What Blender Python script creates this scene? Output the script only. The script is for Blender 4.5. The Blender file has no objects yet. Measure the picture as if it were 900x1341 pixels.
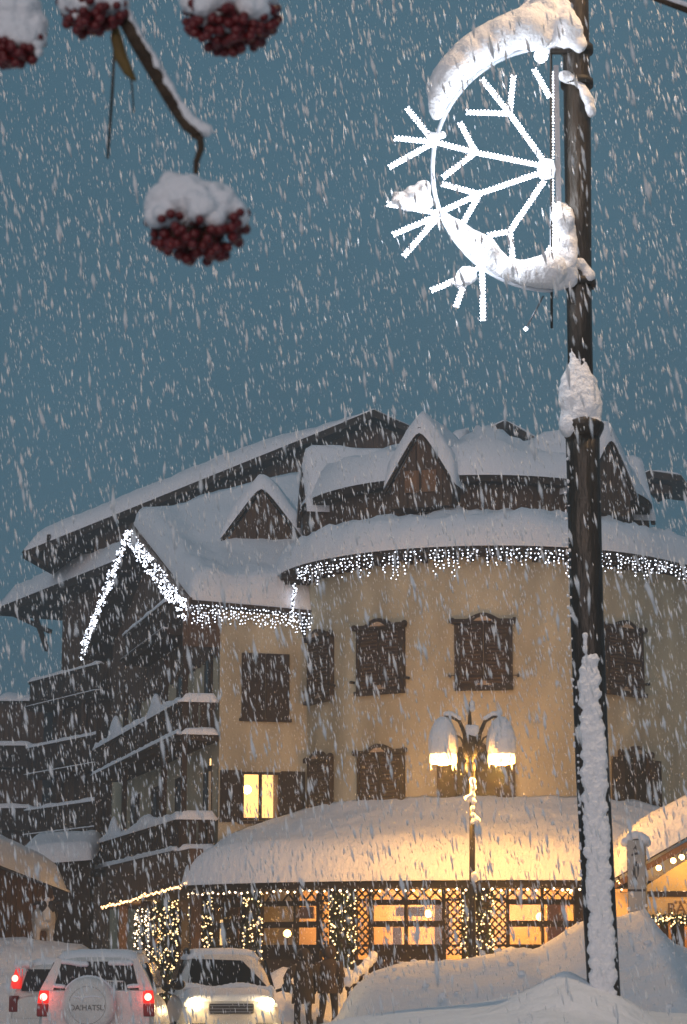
import bpy, bmesh, math, random
import numpy as np
from mathutils import Vector, Matrix, noise
R = math.radians
random.seed(7); rng = np.random.default_rng(7)
sc = bpy.context.scene
col = sc.collection

# ------------------------------------------------------------------ camera
F = 2980.0; CZ = 1.7; PIT = math.atan(584.5 / F)
cam = bpy.data.cameras.new('camera'); camo = bpy.data.objects.new('camera', cam); col.objects.link(camo)
camo.location = (0, 0, CZ); camo.rotation_euler = (math.pi / 2 + PIT, 0, 0)
cam.sensor_fit = 'HORIZONTAL'; cam.sensor_width = 36; cam.lens = 36 * F / 900
cam.clip_end = 2000; cam.clip_start = 0.05
cam.dof.use_dof = True; cam.dof.focus_distance = 40; cam.dof.aperture_fstop = 22
sc.camera = camo

# ------------------------------------------------------------------ sky and sun (overcast blue hour)
SUN_EL, SUN_AZ = R(7), R(-14)        # soft glow of the town behind the photographer
w = bpy.data.worlds.new('World'); sc.world = w; w.use_nodes = True
nt = w.node_tree; nt.nodes.clear()
sky = nt.nodes.new('ShaderNodeTexSky'); sky.sky_type = 'NISHITA'; sky.sun_disc = False
sky.sun_elevation = R(1.0); sky.sun_rotation = R(180); sky.air_density = 1.5; sky.dust_density = 3; sky.ozone_density = 4
ov = nt.nodes.new('ShaderNodeRGB'); ov.outputs[0].default_value = (0.92, 2.05, 2.85, 1)   # even snow cloud
mx = nt.nodes.new('ShaderNodeMix'); mx.data_type = 'RGBA'; mx.inputs[0].default_value = 0.93
bg = nt.nodes.new('ShaderNodeBackground'); bg.inputs[1].default_value = 0.07
wo = nt.nodes.new('ShaderNodeOutputWorld')
cn = nt.nodes.new('ShaderNodeTexNoise'); cn.inputs['Scale'].default_value = 4.5; cn.inputs['Detail'].default_value = 4
mr = nt.nodes.new('ShaderNodeMapRange'); mr.inputs['To Min'].default_value = 0.68; mr.inputs['To Max'].default_value = 1.36
ml = nt.nodes.new('ShaderNodeVectorMath'); ml.operation = 'SCALE'
nt.links.new(cn.outputs['Fac'], mr.inputs['Value']); nt.links.new(ov.outputs[0], ml.inputs[0]); nt.links.new(mr.outputs[0], ml.inputs['Scale'])
nt.links.new(sky.outputs[0], mx.inputs[6]); nt.links.new(ml.outputs[0], mx.inputs[7])
nt.links.new(mx.outputs[2], bg.inputs[0]); nt.links.new(bg.outputs[0], wo.inputs[0])
sun = bpy.data.lights.new('sun', 'SUN'); sun.energy = 1.5; sun.angle = R(50); sun.color = (1.0, 0.80, 0.75)
suno = bpy.data.objects.new('sun', sun); col.objects.link(suno)
sd = Vector((math.sin(SUN_AZ) * math.cos(SUN_EL), -math.cos(SUN_AZ) * math.cos(SUN_EL), math.sin(SUN_EL)))
suno.rotation_euler = sd.to_track_quat('Z', 'Y').to_euler(); suno.location = (0, -20, 30)
vs = sc.view_settings; vs.view_transform = 'Standard'; vs.look = 'None'; vs.gamma = 1; vs.exposure = 0.15
vs.use_curve_mapping = False

# ------------------------------------------------------------------ pixel helpers
cp, sp = math.cos(PIT), math.sin(PIT)
def ray(px, py):
    xc = (px - 450) / F; yc = (670.5 - py) / F
    Y = cp - yc * sp; return xc / Y, (yc * cp + sp) / Y
def zat(py, D): return CZ + ray(450, py)[1] * D
def P(px, py, D):
    r = ray(px, py); return Vector((r[0] * D, D, CZ + r[1] * D))
def onpl(px, py, A, u):
    rx, rz = ray(px, py); t = (rx * A[1] - A[0]) / (u[0] - rx * u[1]); D = A[1] + u[1] * t
    return Vector((A[0] + u[0] * t, D, CZ + rz * D))
def lerp(a, b, t): return a + (b - a) * t
def interp(x, xs, ys): return float(np.interp(x, xs, ys))

# ------------------------------------------------------------------ materials
MATS = {}
def mat(name, base, rough=0.7, metal=0, var=0.0, vscale=4.0, stretch=(1, 1, 1), bump=0.0, bscale=20.0, emit=None, estr=0, spec=0.3, col2=None):
    m = bpy.data.materials.new(name); m.use_nodes = True; t = m.node_tree; b = t.nodes['Principled BSDF']
    b.inputs['Base Color'].default_value = (*base, 1); b.inputs['Roughness'].default_value = rough
    b.inputs['Metallic'].default_value = metal; b.inputs['Specular IOR Level'].default_value = spec
    if var or bump:
        tc = t.nodes.new('ShaderNodeTexCoord'); mp = t.nodes.new('ShaderNodeMapping'); mp.inputs['Scale'].default_value = stretch
        t.links.new(tc.outputs['Object'], mp.inputs['Vector'])
    if var:
        n = t.nodes.new('ShaderNodeTexNoise'); n.inputs['Scale'].default_value = vscale; n.inputs['Detail'].default_value = 6
        t.links.new(mp.outputs[0], n.inputs['Vector'])
        rp = t.nodes.new('ShaderNodeValToRGB'); c2 = col2 or tuple(c * (1 - var) for c in base); c1 = base if col2 else tuple(min(1, c * (1 + var)) for c in base)
        rp.color_ramp.elements[0].color = (*c2, 1); rp.color_ramp.elements[1].color = (*c1, 1)
        rp.color_ramp.elements[0].position = 0.3; rp.color_ramp.elements[1].position = 0.7
        t.links.new(n.outputs['Fac'], rp.inputs[0]); t.links.new(rp.outputs[0], b.inputs['Base Color'])
    if bump:
        n2 = t.nodes.new('ShaderNodeTexNoise'); n2.inputs['Scale'].default_value = bscale; n2.inputs['Detail'].default_value = 5
        t.links.new(mp.outputs[0], n2.inputs['Vector'])
        bp = t.nodes.new('ShaderNodeBump'); bp.inputs['Strength'].default_value = bump; bp.inputs['Distance'].default_value = 0.05
        t.links.new(n2.outputs['Fac'], bp.inputs['Height']); t.links.new(bp.outputs[0], b.inputs['Normal'])
    if emit:
        b.inputs['Emission Color'].default_value = (*emit, 1); b.inputs['Emission Strength'].default_value = estr
    MATS[name] = m; return m
mat('snow', (0.80, 0.81, 0.84), 0.9, bump=0.8, bscale=9, spec=0.05)
mat('snow_near', (0.82, 0.82, 0.84), 1.0, bump=0.35, bscale=60, spec=0.0)
mat('snow_roof', (0.80, 0.81, 0.84), 0.9, bump=0.55, bscale=5, stretch=(1.5, 1.5, 0.7), spec=0.1)
mat('snow_ripple', (0.80, 0.81, 0.84), 0.85, bump=0.8, bscale=3.6, stretch=(2.4, 0.8, 1.0), spec=0.1)
mat('plaster', (0.45, 0.385, 0.265), 0.9, var=0.26, vscale=1.5, stretch=(1, 1, .35), bump=0.25, bscale=14)
mat('wood', (0.088, 0.052, 0.031), 0.8, var=0.45, vscale=3, stretch=(6, 6, 0.5), bump=0.4, bscale=6)
mat('wood_dark', (0.036, 0.0225, 0.0145), 0.8, var=0.4, vscale=3, stretch=(4, 4, 0.6), bump=0.3)
mat('wood_warm', (0.20, 0.10, 0.045), 0.7, var=0.3, vscale=3, stretch=(6, 6, 0.6), bump=0.3)
mat('shutter', (0.030, 0.019, 0.013), 0.75, var=0.4, vscale=5, stretch=(2, 2, 0.8), bump=0.3)
mat('stone_trim', (0.42, 0.30, 0.20), 0.85, var=0.1)
mat('metal_dark', (0.03, 0.027, 0.024), 0.55, 0.3, var=0.3, vscale=8, bump=0.2)
mat('pole_wet', (0.035, 0.026, 0.018), 0.38, 0.2, var=0.5, vscale=9, stretch=(1.5, 1.5, 0.35), bump=0.5, bscale=18, spec=0.5)
mat('metal_grey', (0.25, 0.26, 0.28), 0.4, 0.8)
mat('interior', (0.72, 0.52, 0.30), 0.8, var=0.12, vscale=1.5)
mat('interior_dark', (0.18, 0.10, 0.05), 0.7, var=0.3)
mat('curtain', (0.75, 0.55, 0.35), 0.9, var=0.1, vscale=8, stretch=(6, 6, 0.3))
mat('room_lit', (0.8, 0.6, 0.35), 0.9, emit=(1.0, 0.62, 0.24), estr=2.1)
mat('bulb_cold', (0.8, 0.85, 1), 0.3, emit=(0.80, 0.87, 1.0), estr=4.5)
mat('bulb_warm', (1, 0.8, 0.5), 0.3, emit=(1.0, 0.66, 0.30), estr=3.2)
mat('bulb_string', (1, 0.85, 0.7), 0.3, emit=(1.0, 0.72, 0.45), estr=5)
mat('bulb_amber', (1, 0.7, 0.3), 0.3, emit=(1.0, 0.58, 0.20), estr=14)
mat('lamp_glow', (1, 0.8, 0.5), 0.3, emit=(1.0, 0.66, 0.22), estr=26)
mat('led', (0.9, 0.93, 1), 0.3, emit=(0.90, 0.93, 1.0), estr=7)
mat('led_tube', (0.75, 0.78, 0.85), 0.3, emit=(0.80, 0.88, 1.0), estr=0.9)
mat('foliage', (0.035, 0.05, 0.02), 0.7, var=0.4, vscale=12)
mat('paint_white', (0.62, 0.60, 0.56), 0.35, var=0.08, vscale=3, spec=0.5)
mat('paint_snowy', (0.68, 0.66, 0.63), 0.8, var=0.12, vscale=5, bump=0.4, bscale=30)
mat('car_glass', (0.010, 0.010, 0.011), 0.22, spec=0.12)
mat('black_plastic', (0.02, 0.02, 0.02), 0.5)
mat('tyre', (0.015, 0.015, 0.015), 0.85)
mat('tail_red', (0.35, 0.01, 0.01), 0.25, emit=(1.0, 0.03, 0.02), estr=0.8)
mat('tail_dark', (0.16, 0.012, 0.012), 0.25)
mat('tail_hot', (1, 0.5, 0.4), 0.3, emit=(1.0, 0.28, 0.20), estr=5)
mat('head_hot', (1, 0.9, 0.7), 0.3, emit=(1.0, 0.76, 0.40), estr=45)
mat('plate', (0.6, 0.6, 0.58), 0.5)
mat('grey_print', (0.16, 0.15, 0.14), 0.7)
mat('berry', (0.13, 0.008, 0.009), 0.35, var=0.5, vscale=30, spec=0.5)
mat('bark', (0.075, 0.05, 0.032), 0.85, var=0.4, vscale=30, bump=0.6, bscale=60)
mat('leaf_dry', (0.16, 0.10, 0.03), 0.7, var=0.4, vscale=40)
mat('coat_dark', (0.020, 0.017, 0.015), 0.85, var=0.3, vscale=10)
mat('coat_brown', (0.034, 0.025, 0.020), 0.85, var=0.3, vscale=10)
mat('trousers', (0.020, 0.022, 0.030), 0.85)
mat('fur', (0.07, 0.055, 0.04), 0.95, var=0.5, vscale=40, bump=1, bscale=60)
mat('skin', (0.45, 0.28, 0.20), 0.6)
mat('cow_white', (0.62, 0.56, 0.48), 0.6); mat('cow_black', (0.03, 0.025, 0.022), 0.6)
mat('sign_face', (0.42, 0.40, 0.37), 0.6, var=0.1); mat('print_dark', (0.05, 0.05, 0.055), 0.6)
mat('sign_board', (0.75, 0.50, 0.22), 0.6, var=0.08); mat('sign_letters', (0.18, 0.09, 0.03), 0.6)
mat('pediment', (0.80, 0.55, 0.22), 0.75, var=0.1)
mat('road', (0.62, 0.61, 0.60), 0.8, var=0.18, vscale=0.8, bump=0.6, bscale=4)
mat('icicle_glow', (0.8, 0.72, 0.6), 0.5, emit=(1.0, 0.62, 0.25), estr=0.12)  # warm light put into the lantern icicles as faint emission
mat('rim_glow', (1, .8, .5), .3, emit=(1.0, .60, .20), estr=5)
mat('ring_white', (.62, .66, .72), .4)
mat('lath', (.014, .009, .006), .8, var=.3)
mat('bulb_rope', (1, .7, .4), .3, emit=(1.0, .52, .22), estr=5)
mat('wire', (0.03, 0.03, 0.03), 0.6)
# flakes: diffuse plus translucent
m = bpy.data.materials.new('flake'); m.use_nodes = True; t = m.node_tree; t.nodes.clear()
d = t.nodes.new('ShaderNodeBsdfDiffuse'); d.inputs[0].default_value = (0.97, 0.97, 0.98, 1)
tr = t.nodes.new('ShaderNodeBsdfTranslucent'); tr.inputs[0].default_value = (0.97, 0.97, 0.98, 1)
ms = t.nodes.new('ShaderNodeMixShader'); ms.inputs[0].default_value = 0.58; o = t.nodes.new('ShaderNodeOutputMaterial')
t.links.new(d.outputs[0], ms.inputs[1]); t.links.new(tr.outputs[0], ms.inputs[2]); t.links.new(ms.outputs[0], o.inputs[0]); MATS['flake'] = m
# window glass: mostly clear, a little mirror
m = bpy.data.materials.new('glass'); m.use_nodes = True; t = m.node_tree; t.nodes.clear()
a_ = t.nodes.new('ShaderNodeBsdfTransparent'); a_.inputs[0].default_value = (0.93, 0.90, 0.85, 1)
g_ = t.nodes.new('ShaderNodeBsdfGlossy'); g_.inputs['Roughness'].default_value = 0.08
ms = t.nodes.new('ShaderNodeMixShader'); ms.inputs[0].default_value = 0.08; o = t.nodes.new('ShaderNodeOutputMaterial')
t.links.new(a_.outputs[0], ms.inputs[1]); t.links.new(g_.outputs[0], ms.inputs[2]); t.links.new(ms.outputs[0], o.inputs[0]); MATS['glass'] = m

# ------------------------------------------------------------------ object helpers
ORG = {}
def tag(o, label=None, cat=None, group=None, kind=None):
    if label: o['label'] = label
    if cat: o['category'] = cat
    if group: o['group'] = group
    if kind: o['kind'] = kind
    return o
def thing(name, label, cat, loc, group=None, rz=0):
    o = bpy.data.objects.new(name, None); col.objects.link(o); o.location = loc; o.rotation_euler = (0, 0, rz)
    o.empty_display_size = 0.2
    ORG[o.name] = Vector((0, 0, 0)) if rz is None else Vector(loc)
    return tag(o, label, cat, group)
def local_thing(name, label, cat, loc, rz=0, group=None):
    o = thing(name, label, cat, loc, group); o.rotation_euler = (0, 0, rz); ORG[o.name] = Vector((0, 0, 0)); return o
class MB:
    def __init__(s): s.v = []; s.f = []
    def add(s, vs, fs):
        n = len(s.v); s.v += [Vector(v) for v in vs]; s.f += [[i + n for i in f] for f in fs]; return s
    def box(s, c, sz, ax=None):
        c = Vector(c); X, Y, Z = ax or (Vector((1, 0, 0)), Vector((0, 1, 0)), Vector((0, 0, 1)))
        vs = [c + X * (sz[0] / 2 * i) + Y * (sz[1] / 2 * j) + Z * (sz[2] / 2 * k) for i in (-1, 1) for j in (-1, 1) for k in (-1, 1)]
        return s.add(vs, [[0, 1, 3, 2], [4, 6, 7, 5], [0, 4, 5, 1], [2, 3, 7, 6], [0, 2, 6, 4], [1, 5, 7, 3]])
    def beam(s, a, b, wd, ht, up=(0, 0, 1)):
        a, b = Vector(a), Vector(b); d = b - a; L = d.length; X = d.normalized(); up = Vector(up)
        Y = up.cross(X)
        if Y.length < 1e-4: Y = Vector((1, 0, 0)).cross(X)
        Y.normalize(); Z = X.cross(Y); return s.box((a + b) / 2, (L, wd, ht), (X, Y, Z))
    def tube(s, pts, rad, n=8, cap=True):
        pts = [Vector(p) for p in pts]; k = len(pts)
        rad = rad if hasattr(rad, '__len__') else [rad] * k; rings = []; ref = None
        for i, p in enumerate(pts):
            d = (pts[min(i + 1, k - 1)] - pts[max(i - 1, 0)]).normalized()
            if ref is None: ref = Vector((0, 1, 0)) if abs(d.y) < 0.9 else Vector((1, 0, 0))
            X = (ref - d * ref.dot(d)).normalized(); Y = d.cross(X); ref = X
            rings.append([p + (X * math.cos(2 * math.pi * j / n) + Y * math.sin(2 * math.pi * j / n)) * rad[i] for j in range(n)])
        fs = [[i * n + j, i * n + (j + 1) % n, (i + 1) * n + (j + 1) % n, (i + 1) * n + j] for i in range(k - 1) for j in range(n)]
        if cap: fs += [list(range(n))[::-1], [(k - 1) * n + j for j in range(n)]]
        return s.add([v for r in rings for v in r], fs)
    def prism(s, poly, ext):
        n = len(poly); ext = Vector(ext); vs = [Vector(p) for p in poly] + [Vector(p) + ext for p in poly]
        return s.add(vs, [list(range(n)), [n + i for i in range(n)][::-1]] + [[i, n + i, n + (i + 1) % n, (i + 1) % n] for i in range(n)])
    def grid(s, rows):
        nu, nv = len(rows), len(rows[0])
        return s.add([p for r in rows for p in r], [[i * nv + j, i * nv + j + 1, (i + 1) * nv + j + 1, (i + 1) * nv + j] for i in range(nu - 1) for j in range(nv - 1)])
    def ball(s, c, r, n=8, m=6, sq=(1, 1, 1)):
        c = Vector(c); rows = [[c + Vector((math.sin(math.pi * i / m) * math.cos(2 * math.pi * j / n) * r * sq[0], math.sin(math.pi * i / m) * math.sin(2 * math.pi * j / n) * r * sq[1], math.cos(math.pi * i / m) * r * sq[2])) for j in range(n + 1)] for i in range(m + 1)]
        return s.grid(rows)
    def octa(s, c, r):
        c = Vector(c); q = [c + Vector(d) * r for d in ((1, 0, 0), (-1, 0, 0), (0, 1, 0), (0, -1, 0), (0, 0, 1), (0, 0, -1))]
        return s.add(q, [[4, 0, 2], [4, 2, 1], [4, 1, 3], [4, 3, 0], [5, 2, 0], [5, 1, 2], [5, 3, 1], [5, 0, 3]])
    def lathe(s, c, prof, n=16):
        c = Vector(c); rows = [[c + Vector((r * math.cos(2 * math.pi * j / n), r * math.sin(2 * math.pi * j / n), z)) for j in range(n + 1)] for r, z in prof]
        return s.grid(rows)
    def build(s, name, m, parent=None, smooth=False, bevel=0, local=False, kind=None):
        org = ORG.get(parent.name, Vector((0, 0, 0))) if parent else Vector((0, 0, 0))
        me = bpy.data.meshes.new(name); me.from_pydata([v - org for v in s.v], [], s.f); me.update()
        bm = bmesh.new(); bm.from_mesh(me); bmesh.ops.remove_doubles(bm, verts=bm.verts, dist=1e-5); bmesh.ops.recalc_face_normals(bm, faces=bm.faces); bm.to_mesh(me); bm.free()
        if smooth: me.polygons.foreach_set('use_smooth', [True] * len(me.polygons))
        me.materials.append(MATS[m]); o = bpy.data.objects.new(name, me); col.objects.link(o)
        if parent: o.parent = parent
        ORG[o.name] = org
        if bevel:
            b = o.modifiers.new('b', 'BEVEL'); b.width = bevel; b.segments = 2; b.limit_method = 'ANGLE'
        if kind: o['kind'] = kind
        return o
def inst(src, parent, M, name=None):
    o = bpy.data.objects.new(name or src.name.split('.')[0], src); col.objects.link(o); o.parent = parent; o.matrix_local = M; ORG[o.name] = Vector((0, 0, 0)); return o
def boxmesh(name, m):
    b = MB().box((0, 0, 0), (1, 1, 1)); me = bpy.data.meshes.new(name); me.from_pydata(b.v, [], b.f); me.materials.append(MATS[m]); return me
def fbm(v, s=1.0, o=3):
    return noise.fractal(Vector(v) * s, 1.0, 2.0, o)
def snow_sheet(name, rows, th, parent, edge=(0.5, 0.5, 0.5, 0.5), namp=0.06, nsc=0.9, m='snow', up=(0, 0, 1), over=0.0):
    """thick rounded snow on a base grid rows[i][j]; edge = rounding width in m at i0,i1,j0,j1 (0 = no rounding)"""
    up = Vector(up); nu, nv = len(rows), len(rows[0]); top = []
    def cum(line):
        c = [0.0]
        for a, b in zip(line, line[1:]): c.append(c[-1] + (b - a).length)
        return c
    ci = [cum([rows[i][j] for i in range(nu)]) for j in range(nv)]; cj = [cum(rows[i]) for i in range(nu)]
    for i in range(nu):
        r = []
        for j in range(nv):
            ds = (ci[j][i], ci[j][-1] - ci[j][i], cj[i][j], cj[i][-1] - cj[i][j]); g = 1.0
            for d, e in zip(ds, edge):
                if e: q = min(1, d / e); g = min(g, math.sqrt(max(0, 1 - (1 - q) ** 2)))
            p = rows[i][j]; t_ = th(i, j) if callable(th) else th
            r.append(p + up * (0.02 + g * (t_ + namp * fbm(p, nsc) + 0.4 * namp * fbm(p, nsc * 4))))
        top.append(r)
    mb = MB().grid(top)
    for line_t, line_b in ((top[0], rows[0]), (top[-1], rows[-1]), ([r[0] for r in top], [r[0] for r in rows]), ([r[-1] for r in top], [r[-1] for r in rows])):
        mb.grid([line_t, [p - up * 0.03 for p in line_b]])
    return mb.build(name, m, parent, smooth=True)
def blob(name, balls, parent, m='snow_near', voxel=0.03, disp=0.02, dsize=0.08, kind=None):
    """union of balls remeshed to one lump of clinging snow"""
    mb = MB()
    for c, r, *q in balls: mb.ball(c, r, 10, 7, q[0] if q else (1, 1, 1))
    o = mb.build(name, m, parent, smooth=True, kind=kind)
    r = o.modifiers.new('r', 'REMESH'); r.mode = 'VOXEL'; r.voxel_size = voxel; r.use_smooth_shade = True
    s = o.modifiers.new('s', 'SMOOTH'); s.factor = 0.5; s.iterations = 6
    if disp:
        tx = bpy.data.textures.new('c', 'CLOUDS'); tx.noise_scale = dsize
        dm = o.modifiers.new('d', 'DISPLACE'); dm.texture = tx; dm.strength = disp; dm.texture_coords = 'LOCAL'; dm.mid_level = 0.5
    return o
def point(name, loc, energy, colr, parent=None, rad=0.05, spot=None):
    l = bpy.data.lights.new(name, 'SPOT' if spot else 'POINT'); l.energy = energy; l.color = colr; l.shadow_soft_size = rad
    o = bpy.data.objects.new(name, l); col.objects.link(o)
    if parent: o.parent = parent; o.location = Vector(loc) - ORG.get(parent.name, Vector((0, 0, 0)))
    else: o.location = loc
    if spot: l.spot_size = spot; l.spot_blend = 0.5
    return o
exec_parts = []

# ------------------------------------------------------------------ ground: packed road with ploughed snow banks
def ridge(pts, D):
    xs = []; zs = []
    for px, py in pts:
        p = P(px, py, D); xs.append(p.x); zs.append(p.z)
    return xs, zs
RG1_ = ridge([(395, 1370), (440, 1332), (462, 1296), (490, 1272), (530, 1263), (590, 1256), (640, 1250), (672, 1240), (700, 1249), (745, 1222), (775, 1208), (815, 1205), (838, 1192), (852, 1212), (872, 1236), (900, 1248), (960, 1262), (1100, 1270)], 40)
RG2_ = ridge([(250, 1480), (320, 1400), (380, 1344), (450, 1328), (520, 1319), (600, 1311), (650, 1304), (690, 1294), (800, 1310), (812, 1322), (850, 1326), (900, 1330), (1100, 1330), (1300, 1360)], 12.4)
POLE_D = 11.7
MND = P(742, 1262, POLE_D + 0.1)
RG3_ = ridge([(330, 1330), (350, 1272), (372, 1262), (400, 1268), (440, 1263), (480, 1268), (520, 1300)], 47.2)
RG4_ = ridge([(-200, 1228), (0, 1228), (60, 1234), (110, 1240), (140, 1290), (160, 1330)], 53)
def bell(d, wf, wb): return math.exp(-(d / (wf if d < 0 else wb)) ** 2)
def H(x, y):
    n = fbm((x, y, 0), 0.35) * 0.10 + fbm((x, y, 3), 1.3, 3) * 0.06 + (abs(fbm((x, y, 7), 2.6, 2)) * 0.05 if y > 30 else 0)
    hs = [0.05 + 0.35 * math.exp(-((x + .8) / 2.2) ** 2 - ((y - 45.3) / 2.2) ** 2)]
    hs.append(interp(x, *RG1_) * bell(y - 40, 5.5, 3.2))
    hs.append(interp(x, *RG2_) * bell(y - 12.4, 4.2, 5.0))
    hs.append(interp(x, *RG3_) * bell(y - 47.2, 1.15, 1.0) if -2.6 < x < 1.5 else 0)
    hs.append(interp(x, *RG4_) * bell(y - 53, 4.0, 8) if x < -4.6 else 0)
    z = sum(max(0, h) ** 6 for h in hs) ** (1 / 6)
    d = math.hypot(x - MND.x, (y - MND.y) * 0.8)                        # mound heaped against the lamp post
    zm = MND.z - .02 - d * 0.75 + .08 * min(1, d * 3)
    if zm > z: z = lerp(z, zm, 0.95)
    return z + n * (0.3 + 0.7 * min(1, z)) * (0.35 if y < 20 else 1)
gx = sorted(set([-130, -90, -70, -40, -25, -18, -14] + [round(-11 + .16 * i, 3) for i in range(150)] + [round(.8 + .04 * i, 3) for i in range(28)] + [15, 18, 25, 40, 70, 90, 130]))
gy = sorted(set([-60, -40, -25, -8, -2, 1, 3] + [round(4.5 + .12 * i, 3) for i in range(110)] + [round(11.02 + .06 * i, 3) for i in range(26)] + [round(18 + .5 * i, 2) for i in range(28)] + [round(32 + .16 * i, 3) for i in range(170)] + [61, 65, 72, 85, 120, 160]))
g = MB().grid([[Vector((x, y, H(x, y) if -12 < x < 14 and 0 < y < 62 else 0.0)) for y in gy] for x in gx]).build('snow_ground', 'snow', None, smooth=True)
g['kind'] = 'structure'

# ------------------------------------------------------------------ the hotel
C = Vector((3.45, 55.0)); RT = 4.4
def arc(c, r, a, z): return Vector((c[0] + r * math.sin(a), c[1] - r * math.cos(a), z))
A_END = R(48); TD = Vector((math.cos(A_END), math.sin(A_END), 0))
def tpath(r, s, z, a0=R(-92), c=C):
    """s 0..1: round corner then straight wall"""
    if s <= 0.75: return arc(c, r, lerp(a0, A_END, s / 0.75), z)
    return arc(c, r, A_END, z) + TD * (6.0 * (s - 0.75) / 0.25)
hotel = thing('hotel_building', 'large alpine hotel with rounded tan corner, dark shutters and deep snow on its roofs', 'building', (C.x, C.y, 0))
NS = 48
ss = [i / NS for i in range(NS + 1)]
ZE = zat(716, 49.9)
MB().grid([[tpath(RT, s, z) for z in np.linspace(0, ZE, 6)] for s in ss]).build('wall', 'plaster', hotel, smooth=True)
# eave of the round corner
mb = MB()
mb.grid([[tpath(RT - .02, s, ZE - .10), tpath(RT + .68, s, ZE - .10), tpath(RT + .70, s, ZE - .10), tpath(RT + .70, s, ZE + .06), tpath(RT - .9, s, ZE + .55)] for s in ss])
mb.build('roof', 'wood_dark', hotel)
rb = boxmesh('rafter', 'wood_dark')
for k in range(30):
    a = lerp(R(-85), R(48), k / 29); p = arc(C, RT + .33, a, ZE - .16)
    inst(rb, hotel, Matrix.Translation(p - ORG[hotel.name]) @ Matrix.Rotation(a, 4, 'Z') @ Matrix.Diagonal((.10, .62, .10, 1)), 'rafter')
DC = Vector((3.3, 56.0)); DR = 3.95
rows = []
for s in [i / 90 for i in range(91)]:
    r = []
    for j in range(15):
        t = j / 14; po = tpath(RT + .76, s, ZE + .05); a = lerp(R(-92), A_END, min(1, s / 0.75))
        pi = arc(DC, DR - .1, a, 0) + (TD * (6 * (s - .75) / .25) if s > .75 else Vector((0, 0, 0))); pi.z = ZE + .62
        r.append(po.lerp(pi, t ** 1.2))
    rows.append(r)
snow_sheet('roof_snow', rows, 0.62, hotel, (0, 0, .55, 0), namp=.17, nsc=1.0, m='snow_roof')
# set-back attic drum and its cone roof
zd0, zd1 = ZE + .3, zat(628, 51.7)
AN = [R(-180 + 6 * i) for i in range(61)]
MB().grid([[arc(DC, DR, a, z) for z in (zd0, zd1)] for a in AN]).build('attic_wall', 'wood', hotel, smooth=True)
mb = MB().grid([[arc(DC, DR, a, zd1 - .05), arc(DC, DR + .4, a, zd1 - .05), arc(DC, DR + .4, a, zd1 + .12), arc(DC, .3, a, zd1 + 1.15)] for a in AN]); mb.build('attic_roof', 'wood_dark', hotel)
rows = [[arc(DC, lerp(DR + .46, .15, j / 12), a, zd1 + .12 + 1.05 * (j / 12)) for j in range(13)] for a in AN]
snow_sheet('attic_snow', rows, lambda i, j: .62 + .22 * math.sin(AN[i] * 5 + 1) * (j / 12 > .2), hotel, (0, 0, .5, 0), namp=.34, nsc=.7, m='snow_roof')
def dormer(base, a, wd, ht, back, th, drop=.3, root=hotel, win=False):
    """gabled dormer: base = centre of the gable foot, facing angle a"""
    n = Vector((math.sin(a), -math.cos(a), 0)); u = Vector((math.cos(a), math.sin(a), 0)); up = Vector((0, 0, 1)); base = Vector(base)
    d = MB().prism([base - u * wd / 2, base + u * wd / 2, base + up * ht], -n * back)
    d.prism([base - u * wd / 2 - up * drop, base + u * wd / 2 - up * drop, base + u * wd / 2 - up * .001, base - u * wd / 2 - up * .001], -n * back)
    dm = d.build('dormer', 'wood', root)
    k = 7                                                                # vertical boards on the gable face
    for i in range(k):
        x0 = -wd / 2 + wd * i / k + .012; x1 = x0 + wd / k - .024
        h0 = ht * (1 - abs(x0) / (wd / 2)); h1 = ht * (1 - abs(x1) / (wd / 2)); hm = [base + u * x0 + up * h0]
        poly = [base + u * x0 - up * drop, base + u * x1 - up * drop, base + u * x1 + up * h1]
        if x0 < 0 < x1: poly.append(base + up * ht)
        poly.append(base + u * x0 + up * h0)
        MB().prism([q + n * .005 for q in poly], n * .03).build('plank', 'wood', dm)
    sl = ht / (wd / 2); ov = .14
    for s_ in (-1, 1):                                                   # verge boards
        e = base + u * (s_ * (wd / 2 + ov)) - up * (sl * ov)
        MB().beam(e + n * .10 + up * .10, base + up * (ht + .10) + n * .10, .05, .10, n).build('verge_board', 'wood_dark', dm)
    if win:
        MB().box(base + n * .06 + up * .10, (wd * .52, .05, .52), (u, n, up)).build('window', 'wood_warm', dm)
        MB().box(base + n * .09 + up * .10, (.05, .05, .52), (u, n, up)).build('window_bar', 'wood_dark', dm)
    rows = []
    for i in range(21):
        x = lerp(-(wd / 2 + ov), wd / 2 + ov, i / 20)
        z = ht + .08 - sl * math.sqrt(x * x + .02)
        rows.append([base + u * x + up * (z + .16) + n * lerp(.17, -back, (j / 10) ** 1.4) for j in range(11)])
    snow_sheet('dormer_snow', rows, th, dm, (.4, .4, .22, 0), namp=.07, nsc=1.6, m='snow_roof')
    return dm
zb = zat(640, 52.0)
for a, w_, r_ in ((-19, 1.46, .60), (40, 1.5, .60), (-80, 1.4, .30), (98, 1.5, .3)):
    dormer(arc(DC, DR + r_, R(a), zb), R(a), w_, 1.26, 2.4, .52, drop=.50, win=(a == -19))
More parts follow.
